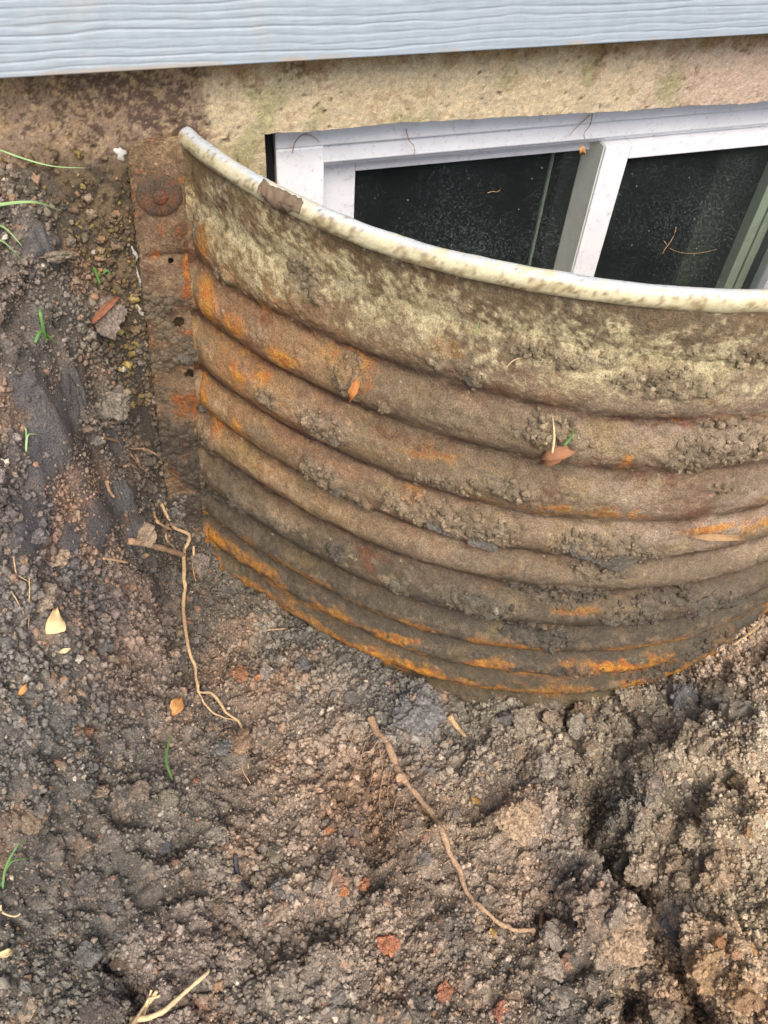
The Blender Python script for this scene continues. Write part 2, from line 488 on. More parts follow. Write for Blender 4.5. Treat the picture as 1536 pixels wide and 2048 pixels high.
def blob(P, pix, rad, fn=onsoil):
    q = fn(pix)
    return np.exp(-((P[:, 0] - q[0]) ** 2 + (P[:, 1] - q[1]) ** 2 + (P[:, 2] - q[2]) ** 2) / (rad * rad))

def polydist(P, pts):
    d = np.full(len(P), 9.0); tt = np.zeros(len(P)); L = len(pts) - 1
    for i in range(L):
        a = pts[i][:2]; b = pts[i + 1][:2]; ab = b - a
        t = np.clip(((P[:, :2] - a) @ ab) / (ab @ ab), 0, 1)
        dd = np.hypot(P[:, 0] - a[0] - t * ab[0], P[:, 1] - a[1] - t * ab[1])
        m = dd < d; d = np.where(m, dd, d); tt = np.where(m, (i + t) / L, tt)
    return d, tt

smear = np.zeros(len(P))
for px, r in [((120, 860), .035), ((160, 790), .028), ((90, 920), .025), ((200, 1040), .032), ((250, 1010), .028), ((150, 1075), .02), ((210, 650), .016), ((110, 490), .02), ((1430, 1380), .022), ((1480, 1440), .02), ((60, 780), .02), ((60, 1060), .025), ((280, 1070), .02), ((240, 900), .02)]:
    smear = np.maximum(smear, blob(P, px, r * 1.65))
smear = sm(0.35, 0.75, smear + 0.25 * fbm(P[:, 0], P[:, 1], P[:, 2], 40, 3, 0.5, 5))
rough_zone = sm(-0.3, 0.5, fbm(P[:, 0], P[:, 1], P[:, 2], 7, 3, 0.5, 9) + 0.5 * sm(0.35, 0.8, P[:, 0]) - 0.2)
Q = P + 0.006 * np.stack([vnoise(P[:, 0] * 70, P[:, 1] * 70, P[:, 2] * 70, 21), vnoise(P[:, 0] * 70, P[:, 1] * 70, P[:, 2] * 70, 22), vnoise(P[:, 0] * 70, P[:, 1] * 70, P[:, 2] * 70, 23)], -1)
w1, i1 = worley(Q, 0.085, 100, 0.35, 0.75, 0.75)
w2, i2 = worley(Q, 0.040, 200, 0.35, 0.8, 0.85)
w3, i3 = worley(Q, 0.019, 300, 0.4, 0.85, 0.95)
w4, i4 = worley(Q, 0.0105, 400, 0.4, 0.9, 1.0)
det = (0.015 * fbm(P[:, 0], P[:, 1], P[:, 2], 9, 4, 0.5, 30)
       + w1 * 0.50 * (0.12 + 0.9 * rough_zone) + w2 * 0.60 * (0.35 + 0.75 * rough_zone) + w3 * 0.72 + w4 * 0.70
       + 0.0022 * fbm(P[:, 0], P[:, 1], P[:, 2], 190, 3, 0.6, 31)) - 0.020
# smooth, shovel-sliced clay keeps only shallow dragging marks
dirx = onsoil((230, 720)) - onsoil((60, 960)); dirx /= np.linalg.norm(dirx)
al = P @ dirx
ac = P - al[:, None] * dirx
streak = fbm(al * 9, ac[:, 0] * 130 + ac[:, 1] * 60, ac[:, 2] * 110, 1, 3, 0.6, 37)
det = det * (1 - smear * 0.75) + smear * (0.0042 * streak + 0.004)
crev = np.zeros(len(P))
for pts, wdt, dep in [
    ([(1185, 1560), (1192, 1620), (1196, 1650), (1225, 1700), (1250, 1745), (1275, 1785)], .013, .085),
    ([(1145, 1400), (1150, 1470), (1180, 1530)], .008, .03),
    ([(1095, 1790), (1115, 1830), (1140, 1850)], .012, .05),
    ([(1310, 1850), (1350, 1930), (1385, 1990), (1400, 2040)], .013, .07),
    ([(1255, 1960), (1270, 1990), (1262, 2030)], .010, .05),
    ([(1385, 1420), (1395, 1470), (1400, 1500)], .006, .03),
    ([(0, 668), (70, 615), (150, 560), (185, 540)], .008, .03),
    ([(165, 520), (200, 560), (205, 620)], .016, .05),
    ([(178, 790), (190, 840), (240, 870), (300, 870)], .018, .06), ([(215, 650), (235, 720), (270, 800), (300, 860)], .016, .05),
    ([(190, 640), (185, 690), (195, 740)], .008, .03),
    ([(220, 1560), (235, 1640), (320, 1650)], .006, .02),
    ([(490, 1420), (500, 1470), (520, 1490)], .008, .02),
    ([(610, 1120), (585, 1180), (575, 1215)], .01, .02),
    ([(300, 1690), (350, 1700), (390, 1660)], .008, .03),
    ([(225, 1900), (270, 1960), (290, 2020)], .010, .04),
    ([(1500, 1290), (1536, 1255)], .016, .07),
    ([(735, 1470), (735, 1560), (745, 1650), (760, 1740)], .013, .03)]:
    pp = [onsoil(q) for q in pts]
    dd, tt = polydist(P, pp)
    wdt = wdt * 1.35; dd = dd + 0.010 * fbm(P[:, 0], P[:, 1], P[:, 2], 45, 3, 0.6, 77)
    k = np.exp(-(np.maximum(dd, 0) / wdt) ** 2) * np.sin(np.pi * np.clip(tt * 0.86 + 0.07, 0, 1)) ** 0.5
    crev = np.maximum(crev, k * dep * 1.25)
det = det - crev
for pix, r, h in [((1200, 1830), .06, .05), ((1430, 1930), .055, .05), ((1050, 1630), .04, .032), ((830, 1430), .032, .026), ((1450, 1480), .08, .032), ((1330, 1560), .05, .034), ((1300, 1640), .035, .03), ((1480, 1640), .05, .03), ((1170, 1470), .03, .02),
                  ((620, 1610), .03, .01), ((280, 1640), .06, .014), ((350, 1890), .06, .018), ((520, 1220), .03, .014), ((1020, 1390), .02, .01), ((480, 1480), .025, .014), ((340, 1590), .025, .014), ((560, 1800), .025, .014)]:
    det = det + h * sm(0.25, 0.58, blob(P, pix, r) + 0.22 * fbm(P[:, 0], P[:, 1], P[:, 2], 30, 3, 0.6, 81))
wd_ = np.hypot(P[:, 0] - WCX, P[:, 1] - WCY) - WR
det = det - 0.016 * np.exp(-(np.maximum(wd_, 0) / 0.035) ** 2) * sm(0.62, 0.35, P[:, 0])
edge = sm(0.0, 0.02, 1.0 - P[:, 1])                       # settle against the wall
det = det * (0.3 + 0.7 * edge)
fade = sm(-0.2, -0.12, P[:, 1]) * sm(-0.45, -0.38, P[:, 0]) * sm(1.3, 1.22, P[:, 0])
det = det * fade * (0.25 + 0.75 * sm(0.08, 0.5, GN.reshape(-1, 3)[near][:, 2]))
out = flat.copy()
out[near] += GN.reshape(-1, 3)[near] * det[:, None]
out[:, 1] = np.minimum(out[:, 1], 0.9995)
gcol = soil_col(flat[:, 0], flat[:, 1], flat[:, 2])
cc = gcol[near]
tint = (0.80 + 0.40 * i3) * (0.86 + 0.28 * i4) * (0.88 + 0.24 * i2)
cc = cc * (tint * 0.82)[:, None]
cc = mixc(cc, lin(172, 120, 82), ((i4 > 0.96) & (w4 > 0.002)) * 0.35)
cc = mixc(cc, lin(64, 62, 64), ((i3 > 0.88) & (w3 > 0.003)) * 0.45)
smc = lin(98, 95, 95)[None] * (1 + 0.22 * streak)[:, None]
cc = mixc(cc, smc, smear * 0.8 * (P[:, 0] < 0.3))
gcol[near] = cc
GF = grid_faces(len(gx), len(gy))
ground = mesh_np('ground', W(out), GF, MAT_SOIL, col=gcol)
tag(ground, 'dug-up brown and grey crumbly soil around the window well', 'ground', kind='structure')
GOUT = out.reshape(len(gx), len(gy), 3)

def soil_hit(p):
    """point of the finished ground seen at a pixel, and its index"""
    r = ray(p); r = r / np.linalg.norm(r)
    m = near.reshape(len(gx), len(gy))
    q = SEEN @ r
    perp = SEEN - q[:, None] * r
    d = np.linalg.norm(perp, axis=1)
    k = np.where(d < 0.0035)[0]
    if not len(k): k = np.array([np.argmin(d)])
    j = k[np.argmin(q[k])]
    return SEEN[j]
SEEN = out[near]

# loose crumbs lying on the ground: uncountable, one object
def crumbs(name, pos, rad, col, label, cat, parent=None):
    n = len(pos)
    me = bpy.data.meshes.new(name)
    me.vertices.add(n); me.vertices.foreach_set('co', W(pos).astype(np.float32).ravel())
    a = me.attributes.new('rad', 'FLOAT', 'POINT'); a.data.foreach_set('value', (rad * S).astype(np.float32))
    a = me.attributes.new('rot', 'FLOAT_VECTOR', 'POINT'); a.data.foreach_set('vector', (RNG.random((n, 3)) * 6.283).astype(np.float32).ravel())
    a = me.attributes.new('pick', 'INT', 'POINT'); a.data.foreach_set('value', RNG.integers(0, 7, n).astype(np.int32))
    a = me.attributes.new('pcol', 'FLOAT_COLOR', 'POINT'); c = np.ones((n, 4), np.float32); c[:, :3] = col; a.data.foreach_set('color', c.ravel())
    o = bpy.data.objects.new(name, me); COL.objects.link(o)
    if parent is not None: o.parent = parent
    nt = bpy.data.node_groups.new(name, 'GeometryNodeTree')
    nt.interface.new_socket('Geometry', in_out='INPUT', socket_type='NodeSocketGeometry')
    nt.interface.new_socket('Geometry', in_out='OUTPUT', socket_type='NodeSocketGeometry')
    gi = nt.nodes.new('NodeGroupInput'); go = nt.nodes.new('NodeGroupOutput')
    jn = nt.nodes.new('GeometryNodeGeometryToInstance')
    for v in range(7):
        ic = nt.nodes.new('GeometryNodeMeshIcoSphere'); ic.inputs['Radius'].default_value = 1.0; ic.inputs['Subdivisions'].default_value = 3
        ps = nt.nodes.new('GeometryNodeInputPosition')
        off = nt.nodes.new('ShaderNodeVectorMath'); off.operation = 'ADD'; off.inputs[1].default_value = (v * 13.1, v * 7.7, v * 3.3)
        nt.links.new(ps.outputs[0], off.inputs[0])
        nz = nt.nodes.new('ShaderNodeTexNoise'); nz.inputs['Scale'].default_value = 1.35; nz.inputs['Detail'].default_value = 6; nz.inputs['Roughness'].default_value = 0.68
        nt.links.new(off.outputs[0], nz.inputs['Vector'])
        mr = nt.nodes.new('ShaderNodeMapRange'); mr.inputs['From Min'].default_value = 0.25; mr.inputs['From Max'].default_value = 0.75; mr.inputs['To Min'].default_value = 0.25; mr.inputs['To Max'].default_value = 1.5
        nt.links.new(nz.outputs['Fac'], mr.inputs['Value'])
        sc = nt.nodes.new('ShaderNodeVectorMath'); sc.operation = 'SCALE'
        nt.links.new(ps.outputs[0], sc.inputs[0]); nt.links.new(mr.outputs[0], sc.inputs['Scale'])
        ax = nt.nodes.new('ShaderNodeVectorMath'); ax.operation = 'MULTIPLY'; ax.inputs[1].default_value = (1.0, 0.75 + 0.06 * v, 0.62 + 0.05 * (v % 4))
        nt.links.new(sc.outputs[0], ax.inputs[0])
        sp = nt.nodes.new('GeometryNodeSetPosition')
        nt.links.new(ic.outputs[0], sp.inputs['Geometry']); nt.links.new(ax.outputs[0], sp.inputs['Position'])
        sh = nt.nodes.new('GeometryNodeSetShadeSmooth'); sh.inputs['Shade Smooth'].default_value = True
        nt.links.new(sp.outputs[0], sh.inputs[0])
        sm_ = nt.nodes.new('GeometryNodeSetMaterial'); sm_.inputs['Material'].default_value = MAT_CRUMB
        nt.links.new(sh.outputs[0], sm_.inputs[0])
        nt.links.new(sm_.outputs[0], jn.inputs[0])
    def na(nm, t):
        k = nt.nodes.new('GeometryNodeInputNamedAttribute'); k.data_type = t; k.inputs['Name'].default_value = nm; return k.outputs[0]
    mp = nt.nodes.new('GeometryNodeMeshToPoints')
    nt.links.new(gi.outputs[0], mp.inputs[0])
    ip = nt.nodes.new('GeometryNodeInstanceOnPoints')
    nt.links.new(mp.outputs[0], ip.inputs['Points']); nt.links.new(jn.outputs[0], ip.inputs['Instance'])
    ip.inputs['Pick Instance'].default_value = True
    nt.links.new(na('pick', 'INT'), ip.inputs['Instance Index'])
    er = nt.nodes.new('FunctionNodeEulerToRotation'); nt.links.new(na('rot', 'FLOAT_VECTOR'), er.inputs[0]); nt.links.new(er.outputs[0], ip.inputs['Rotation'])
    nt.links.new(na('rad', 'FLOAT'), ip.inputs['Scale'])
    nt.links.new(ip.outputs[0], go.inputs[0])
    md = o.modifiers.new('scatter', 'NODES'); md.node_group = nt
    tag(o, label, cat, kind='stuff')
    return o

def in_view(pts, mx=90):
    """inside a generous cone round the picture"""
    c = pts @ RC
    u = c[:, 0] / c[:, 2] * FOC + PW / 2; v = c[:, 1] / c[:, 2] * FOC + PH / 2
    return (c[:, 2] > 0.1) & (u > -mx * 4) & (u < PW + mx * 4) & (v > -mx) & (v < PH + mx * 4)


# ------------------------------------------------------------------ house
house = empty('house', W([0.7, 1.0, -1.2]))
tag(house, 'house wall with pale blue grey siding over a stained concrete foundation and basement window', 'house')
HINV = -np.array(house.location)

def put(o):
    """keep world placement under the house empty"""
    o.parent = house
    o.matrix_parent_inverse = Matrix.Translation(-house.location)
    return o

WX0, WX1 = 0.183, 1.262
WZB = -1.02
def zedge(x):
    return -0.4615 - 0.010 * sm(0.35, 0.9, x) + 0.0014 * fbm(x, x * 0, None, 9, 3, 0.6, 3) + 0.0006 * vnoise(x * 170, x * 0, seed=8)

def conc_relief(x, z):
    pit = sm(0.62, 0.9, vnoise(x * 150, z * 150, seed=15) * 0.6 + 0.5 * vnoise(x * 310, z * 310, seed=16))
    return 0.0009 * fbm(x, z, None, 38, 5, 0.6, 12) + 0.0006 * vnoise(x * 330, z * 330, seed=13) - 0.0022 * pit, pit

def conc_col(x, z, pit):
    n1 = fbm(x, z, None, 16, 5, 0.6, 20); n2 = fbm(x, z, None, 70, 4, 0.65, 22); n3 = vnoise(x * 330, z * 330, seed=24)
    c = np.zeros((len(x), 3)) + lin(196, 172, 130)
    c = mixc(c, lin(190, 160, 134), sm(0.55, 0.85, x + 0.08 * n1))
    c = mixc(c, lin(150, 144, 84), sm(0.2, 0.8, n1 + 0.6 * np.exp(-((x - 0.36) / 0.14) ** 2) * sm(-0.42, -0.46, z)) * 0.7)
    c = mixc(c, lin(148, 106, 50), sm(-0.405, -0.375, z + 0.012 * n1 + 0.008 * n2) * 0.85)
    c = mixc(c, lin(140, 108, 78), sm(0.3, 0.75, n2) * 0.55)
    c = mixc(c, lin(190, 172, 140), sm(0.25, 0.7, -n2 + 0.3 * n3) * 0.35)
    # the stained part to the left of the well
    lf = sm(0.125, 0.108, x + 0.004 * n2 + 0.003 * n3)
    n4 = fbm(x, z, None, 150, 4, 0.75, 31)
    d = np.zeros((len(x), 3)) + lin(146, 118, 92)
    d = mixc(d, lin(172, 138, 82), sm(0.0, 0.6, fbm(x, z, None, 26, 5, 0.72, 26) + 0.35 * n4) * 0.6)
    d = mixc(d, lin(84, 62, 52), sm(-0.05, 0.40, 0.45 * fbm(x, z, None, 60, 5, 0.78, 28) + 0.75 * n4 + 0.25 * vnoise(x * 420, z * 420, seed=34) + 0.40 * fbm(x, z, None, 8, 3, 0.5, 29)) * 0.85)
    d = mixc(d, lin(192, 164, 110), sm(0.35, 0.8, fbm(x, z, None, 190, 3, 0.7, 30)) * 0.5)
    c = mixc(c, d, lf)
    low = sm(-0.45, -0.50, z + 0.02 * n1) * sm(0.10, 0.04, x)
    c = mixc(c, mixc(np.zeros((len(x), 3)) + lin(112, 92, 62), lin(62, 52, 40), sm(-0.35, 0.3, n2)), low * 0.9)
    c = c * (1 + 0.18 * n3 + 0.12 * n2)[:, None]
    c = mixc(c, lin(96, 74, 52), sm(0.45, 0.8, vnoise(x * 210, z * 210, seed=33) * 0.7 + 0.5 * n1) * sm(-0.43, -0.40, z) * 0.7)
    c = mixc(c, lin(70, 52, 40), pit * 0.8)
    gq = (c @ np.array([.3, .5, .2]))[:, None]
    return np.clip(c * 0.78 + gq * 0.22 * np.array([1.02, 1.0, .94]), 0.01, 0.85)

cv, cf, ccol = [], [], []
def conc_grid(xs, zf, nv, yoff=0.0):
    """patch of the wall face; zf(x) gives (top, bottom)"""
    base = sum(len(v) for v in cv)
    top, bot = zf(xs)
    t = np.linspace(0, 1, nv)
    X = np.repeat(xs[:, None], nv, 1); Z = top[:, None] * (1 - t) + bot[:, None] * t
    r, pit = conc_relief(X.ravel(), Z.ravel())
    Y = 1.0 - r + yoff
    cv.append(np.stack([X.ravel(), Y, Z.ravel()], -1)); ccol.append(conc_col(X.ravel(), Z.ravel(), pit))
    cf.append(grid_faces(len(xs), nv)[:, ::-1] + base)
    return X, Y.reshape(X.shape), Z
xs_all = np.concatenate([np.linspace(-9, -0.45, 14)[:-1], np.arange(-0.45, 1.3, 0.0023), np.linspace(1.3, 1.6, 30)[1:-1], np.linspace(1.6, 10, 12)])
A = conc_grid(xs_all, lambda x: (np.full(len(x), -0.30), zedge(x)), 84)
xl = xs_all[xs_all < WX0]; xl = np.append(xl, WX0)
B = conc_grid(xl, lambda x: (zedge(x) - 0.0, np.full(len(x), -1.4)), 400)
xr = np.append(WX1, xs_all[xs_all > WX1]); conc_grid(xr, lambda x: (zedge(x), np.full(len(x), -1.4)), 120)
xm = np.linspace(WX0, WX1, 80); conc_grid(xm, lambda x: (np.full(len(x), WZB), np.full(len(x), -1.4)), 20)
def conc_strip(a, b):
    base = sum(len(v) for v in cv); n = len(a)
    cv.append(np.concatenate([a, b])); ccol.append(np.tile(lin(150, 134, 112), (2 * n, 1)))
    i = np.arange(n - 1); cf.append(np.stack([i, i + 1, i + 1 + n, i + n], -1) + base)
xo = xs_all[(xs_all > WX0) & (xs_all < WX1)]
r0, _ = conc_relief(xo, zedge(xo))
a = np.stack([xo, 1 - r0, zedge(xo)], -1); b = a.copy(); b[:, 1] = 1.17; conc_strip(a, b)
zz = np.linspace(float(zedge(np.array([WX0]))[0]), WZB, 120)
for xx in (WX0, WX1):
    r0, _ = conc_relief(np.full(120, xx), zz)
    a = np.stack([np.full(120, xx), 1 - r0, zz], -1); b = a.copy(); b[:, 1] = 1.17; conc_strip(a, b)
a = np.stack([xm, np.full(80, 1.0), np.full(80, WZB)], -1); b = a.copy(); b[:, 1] = 1.17; conc_strip(a, b)
found = put(mesh_np('foundation', W(np.concatenate(cv)), np.concatenate(cf), MAT_CONC, col=np.concatenate(ccol)))

# siding planks, each with its embossed grain
SZ0 = -0.3625
EXPO = 0.185
def plank(name, z0, xs, nz, relief):
    v = np.linspace(0, 1, nz)
    X = np.repeat(xs[:, None], nz, 1); Vv = np.repeat(v[None], len(xs), 0)
    Z = z0 + Vv * EXPO
    zz = Z - z0
    wob = 0.0034 * fbm(X, zz * 3, None, 3.0, 3, 0.5, 60) + 0.0016 * fbm(X, zz * 4, None, 15, 3, 0.6, 62)
    ph = (zz + wob) / 0.0070 + 0.8 * vnoise(X * 1.1, zz * 20, seed=64)
    cell_ = np.floor(ph)
    fr_ = ph - cell_
    deep = 0.55 + 0.6 * h01(cell_.astype(np.int64), np.zeros_like(cell_, np.int64), np.zeros_like(cell_, np.int64), 65) + 0.35 * vnoise(X * 7, cell_ * 1.7, seed=66)
    g = -np.exp(-((fr_ - 0.5) / (0.12 + 0.08 * (0.5 + 0.5 * vnoise(X * 4, cell_ * 3.1, seed=63)))) ** 2) * deep
    g = g * 0.00062 + 0.00015 * fbm(X * 6, zz * 60, None, 6, 3, 0.6, 67)
    g = g * sm(0, 0.035, Vv)
    Y = 0.955 + 0.03 * Vv - g * relief
    P = np.stack([X, Y, Z], -1).reshape(-1, 3)
    n = len(P)
    # butt of the plank: rounded lip back to the wall
    lips = []
    F = [grid_faces(len(xs), nz)]
    prev = np.arange(len(xs)) * nz
    base = n; parts = [P]
    for dy, dz in ((0.0012, -0.0014), (0.004, -0.0022), (0.03, -0.0018)):
        q = np.stack([xs, np.full(len(xs), 0.955 + dy), np.full(len(xs), z0 + dz)], -1)
        parts.append(q); cur = base + np.arange(len(xs)); base += len(xs)
        F.append(np.stack([prev[:-1], cur[:-1], cur[1:], prev[1:]], -1)); prev = cur
    P = np.concatenate(parts)
    c = np.zeros((len(P), 3)) + np.array([0.268, 0.306, 0.338])
    dirt = sm(0.45, 0.8, fbm(P[:, 0], P[:, 2], None, 22, 5, 0.7, 68)) * 0.3
    lowd = sm(0.006, 0.0, P[:, 2] - z0) * sm(0.1, 0.6, fbm(P[:, 0], P[:, 0] * 0, None, 18, 4, 0.6, 69)) * 0.6
    c = mixc(c, lin(160, 140, 118), np.clip(dirt * 0.5 + lowd, 0, 1))
    return put(mesh_np(name, W(P), np.concatenate(F), MAT_SIDING, col=c))
xs_s = np.concatenate([np.linspace(-9, -0.45, 30)[:-1], np.arange(-0.45, 1.5, 0.0045), np.linspace(1.5, 10, 30)])
xs_c = np.linspace(-9, 10, 40)
plank('siding_plank', SZ0, xs_s, 260, 1.0)
p2 = plank('siding_plank', SZ0 + EXPO, xs_c, 3, 0.0)
for kk in range(2, 15):
    q = p2.copy(); COL.objects.link(q); q.location.z += EXPO * S * (kk - 1)
boxes_wall = put(boxes('wall_sheathing', [((-9, 0.992, -0.31), (10, 1.0 - 0.0035, 2.45))], MAT_ROOM, None, 0))

# window
win = put(boxes('window', [
    ((0.203, 1.036, -0.500), (1.243, 1.150, -0.452)),        # head
    ((0.203, 1.043, -0.527), (1.243, 1.150, -0.5003)),
    ((0.203, 1.056, -0.5375), (1.243, 1.150, -0.5273)),
    ((0.203, 1.036, -0.985), (0.268, 1.150, -0.5003)),       # jambs
    ((1.178, 1.036, -0.985), (1.243, 1.150, -0.5003)),
    ((0.203, 1.036, -1.015), (1.243, 1.150, -0.9853)),       # sill
], MAT_VINYL, None, 0.0016))
def wpart(name, lst, mat, bev=0.0012):
    o = boxes(name, lst, mat, win, bev); return o
wpart('gap_strip', [((0.1835, 1.05, -1.01), (0.2026, 1.16, -0.47))], MAT_BLACK, 0)  # black strip standing in for the darkness of the gap beside the frame
gl = onwall((705, 332), 1.098); st = onwall((680, 320), 1.085)
SX = 0.6985
wpart('sash', [((0.2683, 1.082, -0.98), (gl[0], 1.115, -0.5378)), ((gl[0] + 0.0003, 1.082, gl[2]), (SX + 0.06, 1.115, -0.5378)),
               ((gl[0] + 0.0003, 1.082, -0.98), (SX + 0.06, 1.115, -0.94)), ((SX + 0.012, 1.082, -0.9397), (SX + 0.06, 1.115, gl[2] - 0.0003))], MAT_VINYL)
wpart('sash', [((SX, 1.040, -0.98), (0.7415, 1.075, -0.5378)), ((0.7418, 1.040, -0.5605), (1.1775, 1.075, -0.5378)),
               ((1.120, 1.040, -0.98), (1.1775, 1.075, -0.5608)), ((0.7418, 1.040, -0.98), (1.1197, 1.075, -0.94))], MAT_VINYL)
wpart('meeting_stile', [((SX + 0.0012, 1.0753, -0.98), (SX + 0.0115, 1.104, -0.5378))], MAT_VINYL_DULL)
wpart('interlock', [((SX + 0.004, 1.046, -0.978), (SX + 0.006, 1.0728, -0.5395)), ((SX - 0.0018, 1.0440, -0.978), (SX - 0.0003, 1.1000, -0.5395))], MAT_VINYL_SIDE, 0)
wpart('inner_jamb', [((1.062, 1.0765, -0.98), (1.082, 1.10, -0.5378))], MAT_VINYL_SIDE)
wpart('inner_stop', [((1.100, 1.09, -0.98), (1.118, 1.13, -0.5378))], MAT_VINYL_SIDE)
wpart('stile_reflection', [((0.657, 1.1175, -0.98), (0.662, 1.124, -0.5378))], MAT_VINYL_DULL)  # strip behind the left pane standing in for the stile's reflection

def glass_mat():
    m, nt, b = new_mat('dusty_glass')
    nt.nodes.remove(b)
    outn = nt.nodes['Material Output']
    tr = nd(nt, 'ShaderNodeBsdfTransparent'); tr.inputs[0].default_value = (0.76, 0.80, 0.77, 1)
    gs = nd(nt, 'ShaderNodeBsdfGlossy'); gs.inputs['Roughness'].default_value = 0.03; gs.inputs['Color'].default_value = (0.9, 0.95, 0.95, 1)
    fr = nd(nt, 'ShaderNodeFresnel'); fr.inputs['IOR'].default_value = 1.5
    ge = nd(nt, 'ShaderNodeNewGeometry'); inv = nd(nt, 'ShaderNodeMath', operation='SUBTRACT'); inv.inputs[0].default_value = 1.0; nt.links.new(ge.outputs['Backfacing'], inv.inputs[1])
    fm = nd(nt, 'ShaderNodeMath', operation='MULTIPLY'); nt.links.new(fr.outputs[0], fm.inputs[0]); nt.links.new(inv.outputs[0], fm.inputs[1])
    m1 = nd(nt, 'ShaderNodeMixShader'); nt.links.new(fm.outputs[0], m1.inputs[0]); nt.links.new(tr.outputs[0], m1.inputs[1]); nt.links.new(gs.outputs[0], m1.inputs[2])
    df = nd(nt, 'ShaderNodeBsdfDiffuse'); df.inputs[0].default_value = (0.38, 0.46, 0.46, 1)
    tc = nd(nt, 'ShaderNodeTexCoord')
    n1 = nd(nt, 'ShaderNodeTexNoise'); n1.inputs['Scale'].default_value = 520; n1.inputs['Detail'].default_value = 3; n1.inputs['Roughness'].default_value = 0.8
    n2 = nd(nt, 'ShaderNodeTexNoise'); n2.inputs['Scale'].default_value = 9; n2.inputs['Detail'].default_value = 5
    n3 = nd(nt, 'ShaderNodeTexVoronoi'); n3.inputs['Scale'].default_value = 95
    for n in (n1, n2, n3): nt.links.new(tc.outputs['Object'], n.inputs['Vector'])
    a = nd(nt, 'ShaderNodeMapRange'); a.inputs['From Min'].default_value = 0.50; a.inputs['From Max'].default_value = 0.78; a.inputs['To Max'].default_value = 0.50; nt.links.new(n1.outputs['Fac'], a.inputs['Value'])
    b2 = nd(nt, 'ShaderNodeMapRange'); b2.inputs['From Min'].default_value = 0.35; b2.inputs['From Max'].default_value = 0.7; b2.inputs['To Max'].default_value = 1.0; nt.links.new(n2.outputs['Fac'], b2.inputs['Value'])
    mu = nd(nt, 'ShaderNodeMath', operation='MULTIPLY'); nt.links.new(a.outputs[0], mu.inputs[0]); nt.links.new(b2.outputs[0], mu.inputs[1])
    sp = nd(nt, 'ShaderNodeMapRange'); sp.inputs['From Min'].default_value = 0.12; sp.inputs['From Max'].default_value = 0.04; sp.inputs['To Max'].default_value = 0.55; nt.links.new(n3.outputs['Distance'], sp.inputs['Value'])
    gt = nd(nt, 'ShaderNodeMath', operation='GREATER_THAN'); gt.inputs[1].default_value = 0.72; sx = nd(nt, 'ShaderNodeSeparateColor'); nt.links.new(n3.outputs['Color'], sx.inputs[0]); nt.links.new(sx.outputs[0], gt.inputs[0])
    mu2 = nd(nt, 'ShaderNodeMath', operation='MULTIPLY'); nt.links.new(sp.outputs[0], mu2.inputs[0]); nt.links.new(gt.outputs[0], mu2.inputs[1])
    ad = nd(nt, 'ShaderNodeMath', operation='ADD'); nt.links.new(mu.outputs[0], ad.inputs[0]); nt.links.new(mu2.outputs[0], ad.inputs[1])
    ad2 = nd(nt, 'ShaderNodeMath', operation='ADD'); ad2.inputs[1].default_value = 0.030; ad2.use_clamp = True; nt.links.new(ad.outputs[0], ad2.inputs[0])
    dm = nd(nt, 'ShaderNodeMath', operation='MULTIPLY'); nt.links.new(ad2.outputs[0], dm.inputs[0]); nt.links.new(inv.outputs[0], dm.inputs[1])
    m2 = nd(nt, 'ShaderNodeMixShader'); nt.links.new(dm.outputs[0], m2.inputs[0]); nt.links.new(m1.outputs[0], m2.inputs[1]); nt.links.new(df.outputs[0], m2.inputs[2])
    nt.links.new(m2.outputs[0], outn.inputs['Surface'])
    return m
MAT_GLASS = glass_mat()
wpart('glass_pane', [((gl[0] - 0.004, 1.0975, -0.945), (SX + 0.014, 1.1015, gl[2] + 0.004))], MAT_GLASS, 0)
wpart('glass_pane', [((0.738, 1.0550, -0.945), (1.124, 1.0590, -0.556))], MAT_GLASS, 0)
qx = onwall((1370, 510), 1.19)[0]
wpart('inner_panel', [((qx, 1.19, -1.0), (1.255, 1.2, -0.47))], plain_mat('brown_panel', (0.085, 0.085, 0.06), 0.8), 0)
# dim basement behind the panes
RV, RF = box_vf(W([-0.6, 1.215, -1.9]), W([2.3, 3.6, -0.35]))
room = put(mesh_np('basement_room', np.array(RV), [f for f in RF if f != (0, 4, 5, 1)], MAT_ROOM, smooth=False))
def wall_ring():
    # inner face of the wall round the opening, closing the room
    xs = [-0.6, 0.19, 1.255, 2.3]; zs = [-1.9, -1.015, -0.455, -0.35]
    V = [W([x, 1.2149, z]) for x in xs for z in zs]; F = []
    for i in range(3):
        for j in range(3):
            if (i, j) != (1, 1): F.append((i * 4 + j, i * 4 + j + 1, i * 4 + j + 5, i * 4 + j + 4))
    return V, F
V_, F_ = wall_ring(); put(mesh_np('inner_wall', np.array(V_), F_, MAT_ROOM, smooth=False))

# ------------------------------------------------------------------ window well
well = empty('window_well', W([WCX, WCY - WR, -1.25]))
tag(well, 'rusty corrugated steel window well with cream painted rim, half dug out of the soil', 'window well')
def wput(o, par=None):
    o.parent = par or well
    o.matrix_parent_inverse = Matrix.Translation(-well.location)
    return o

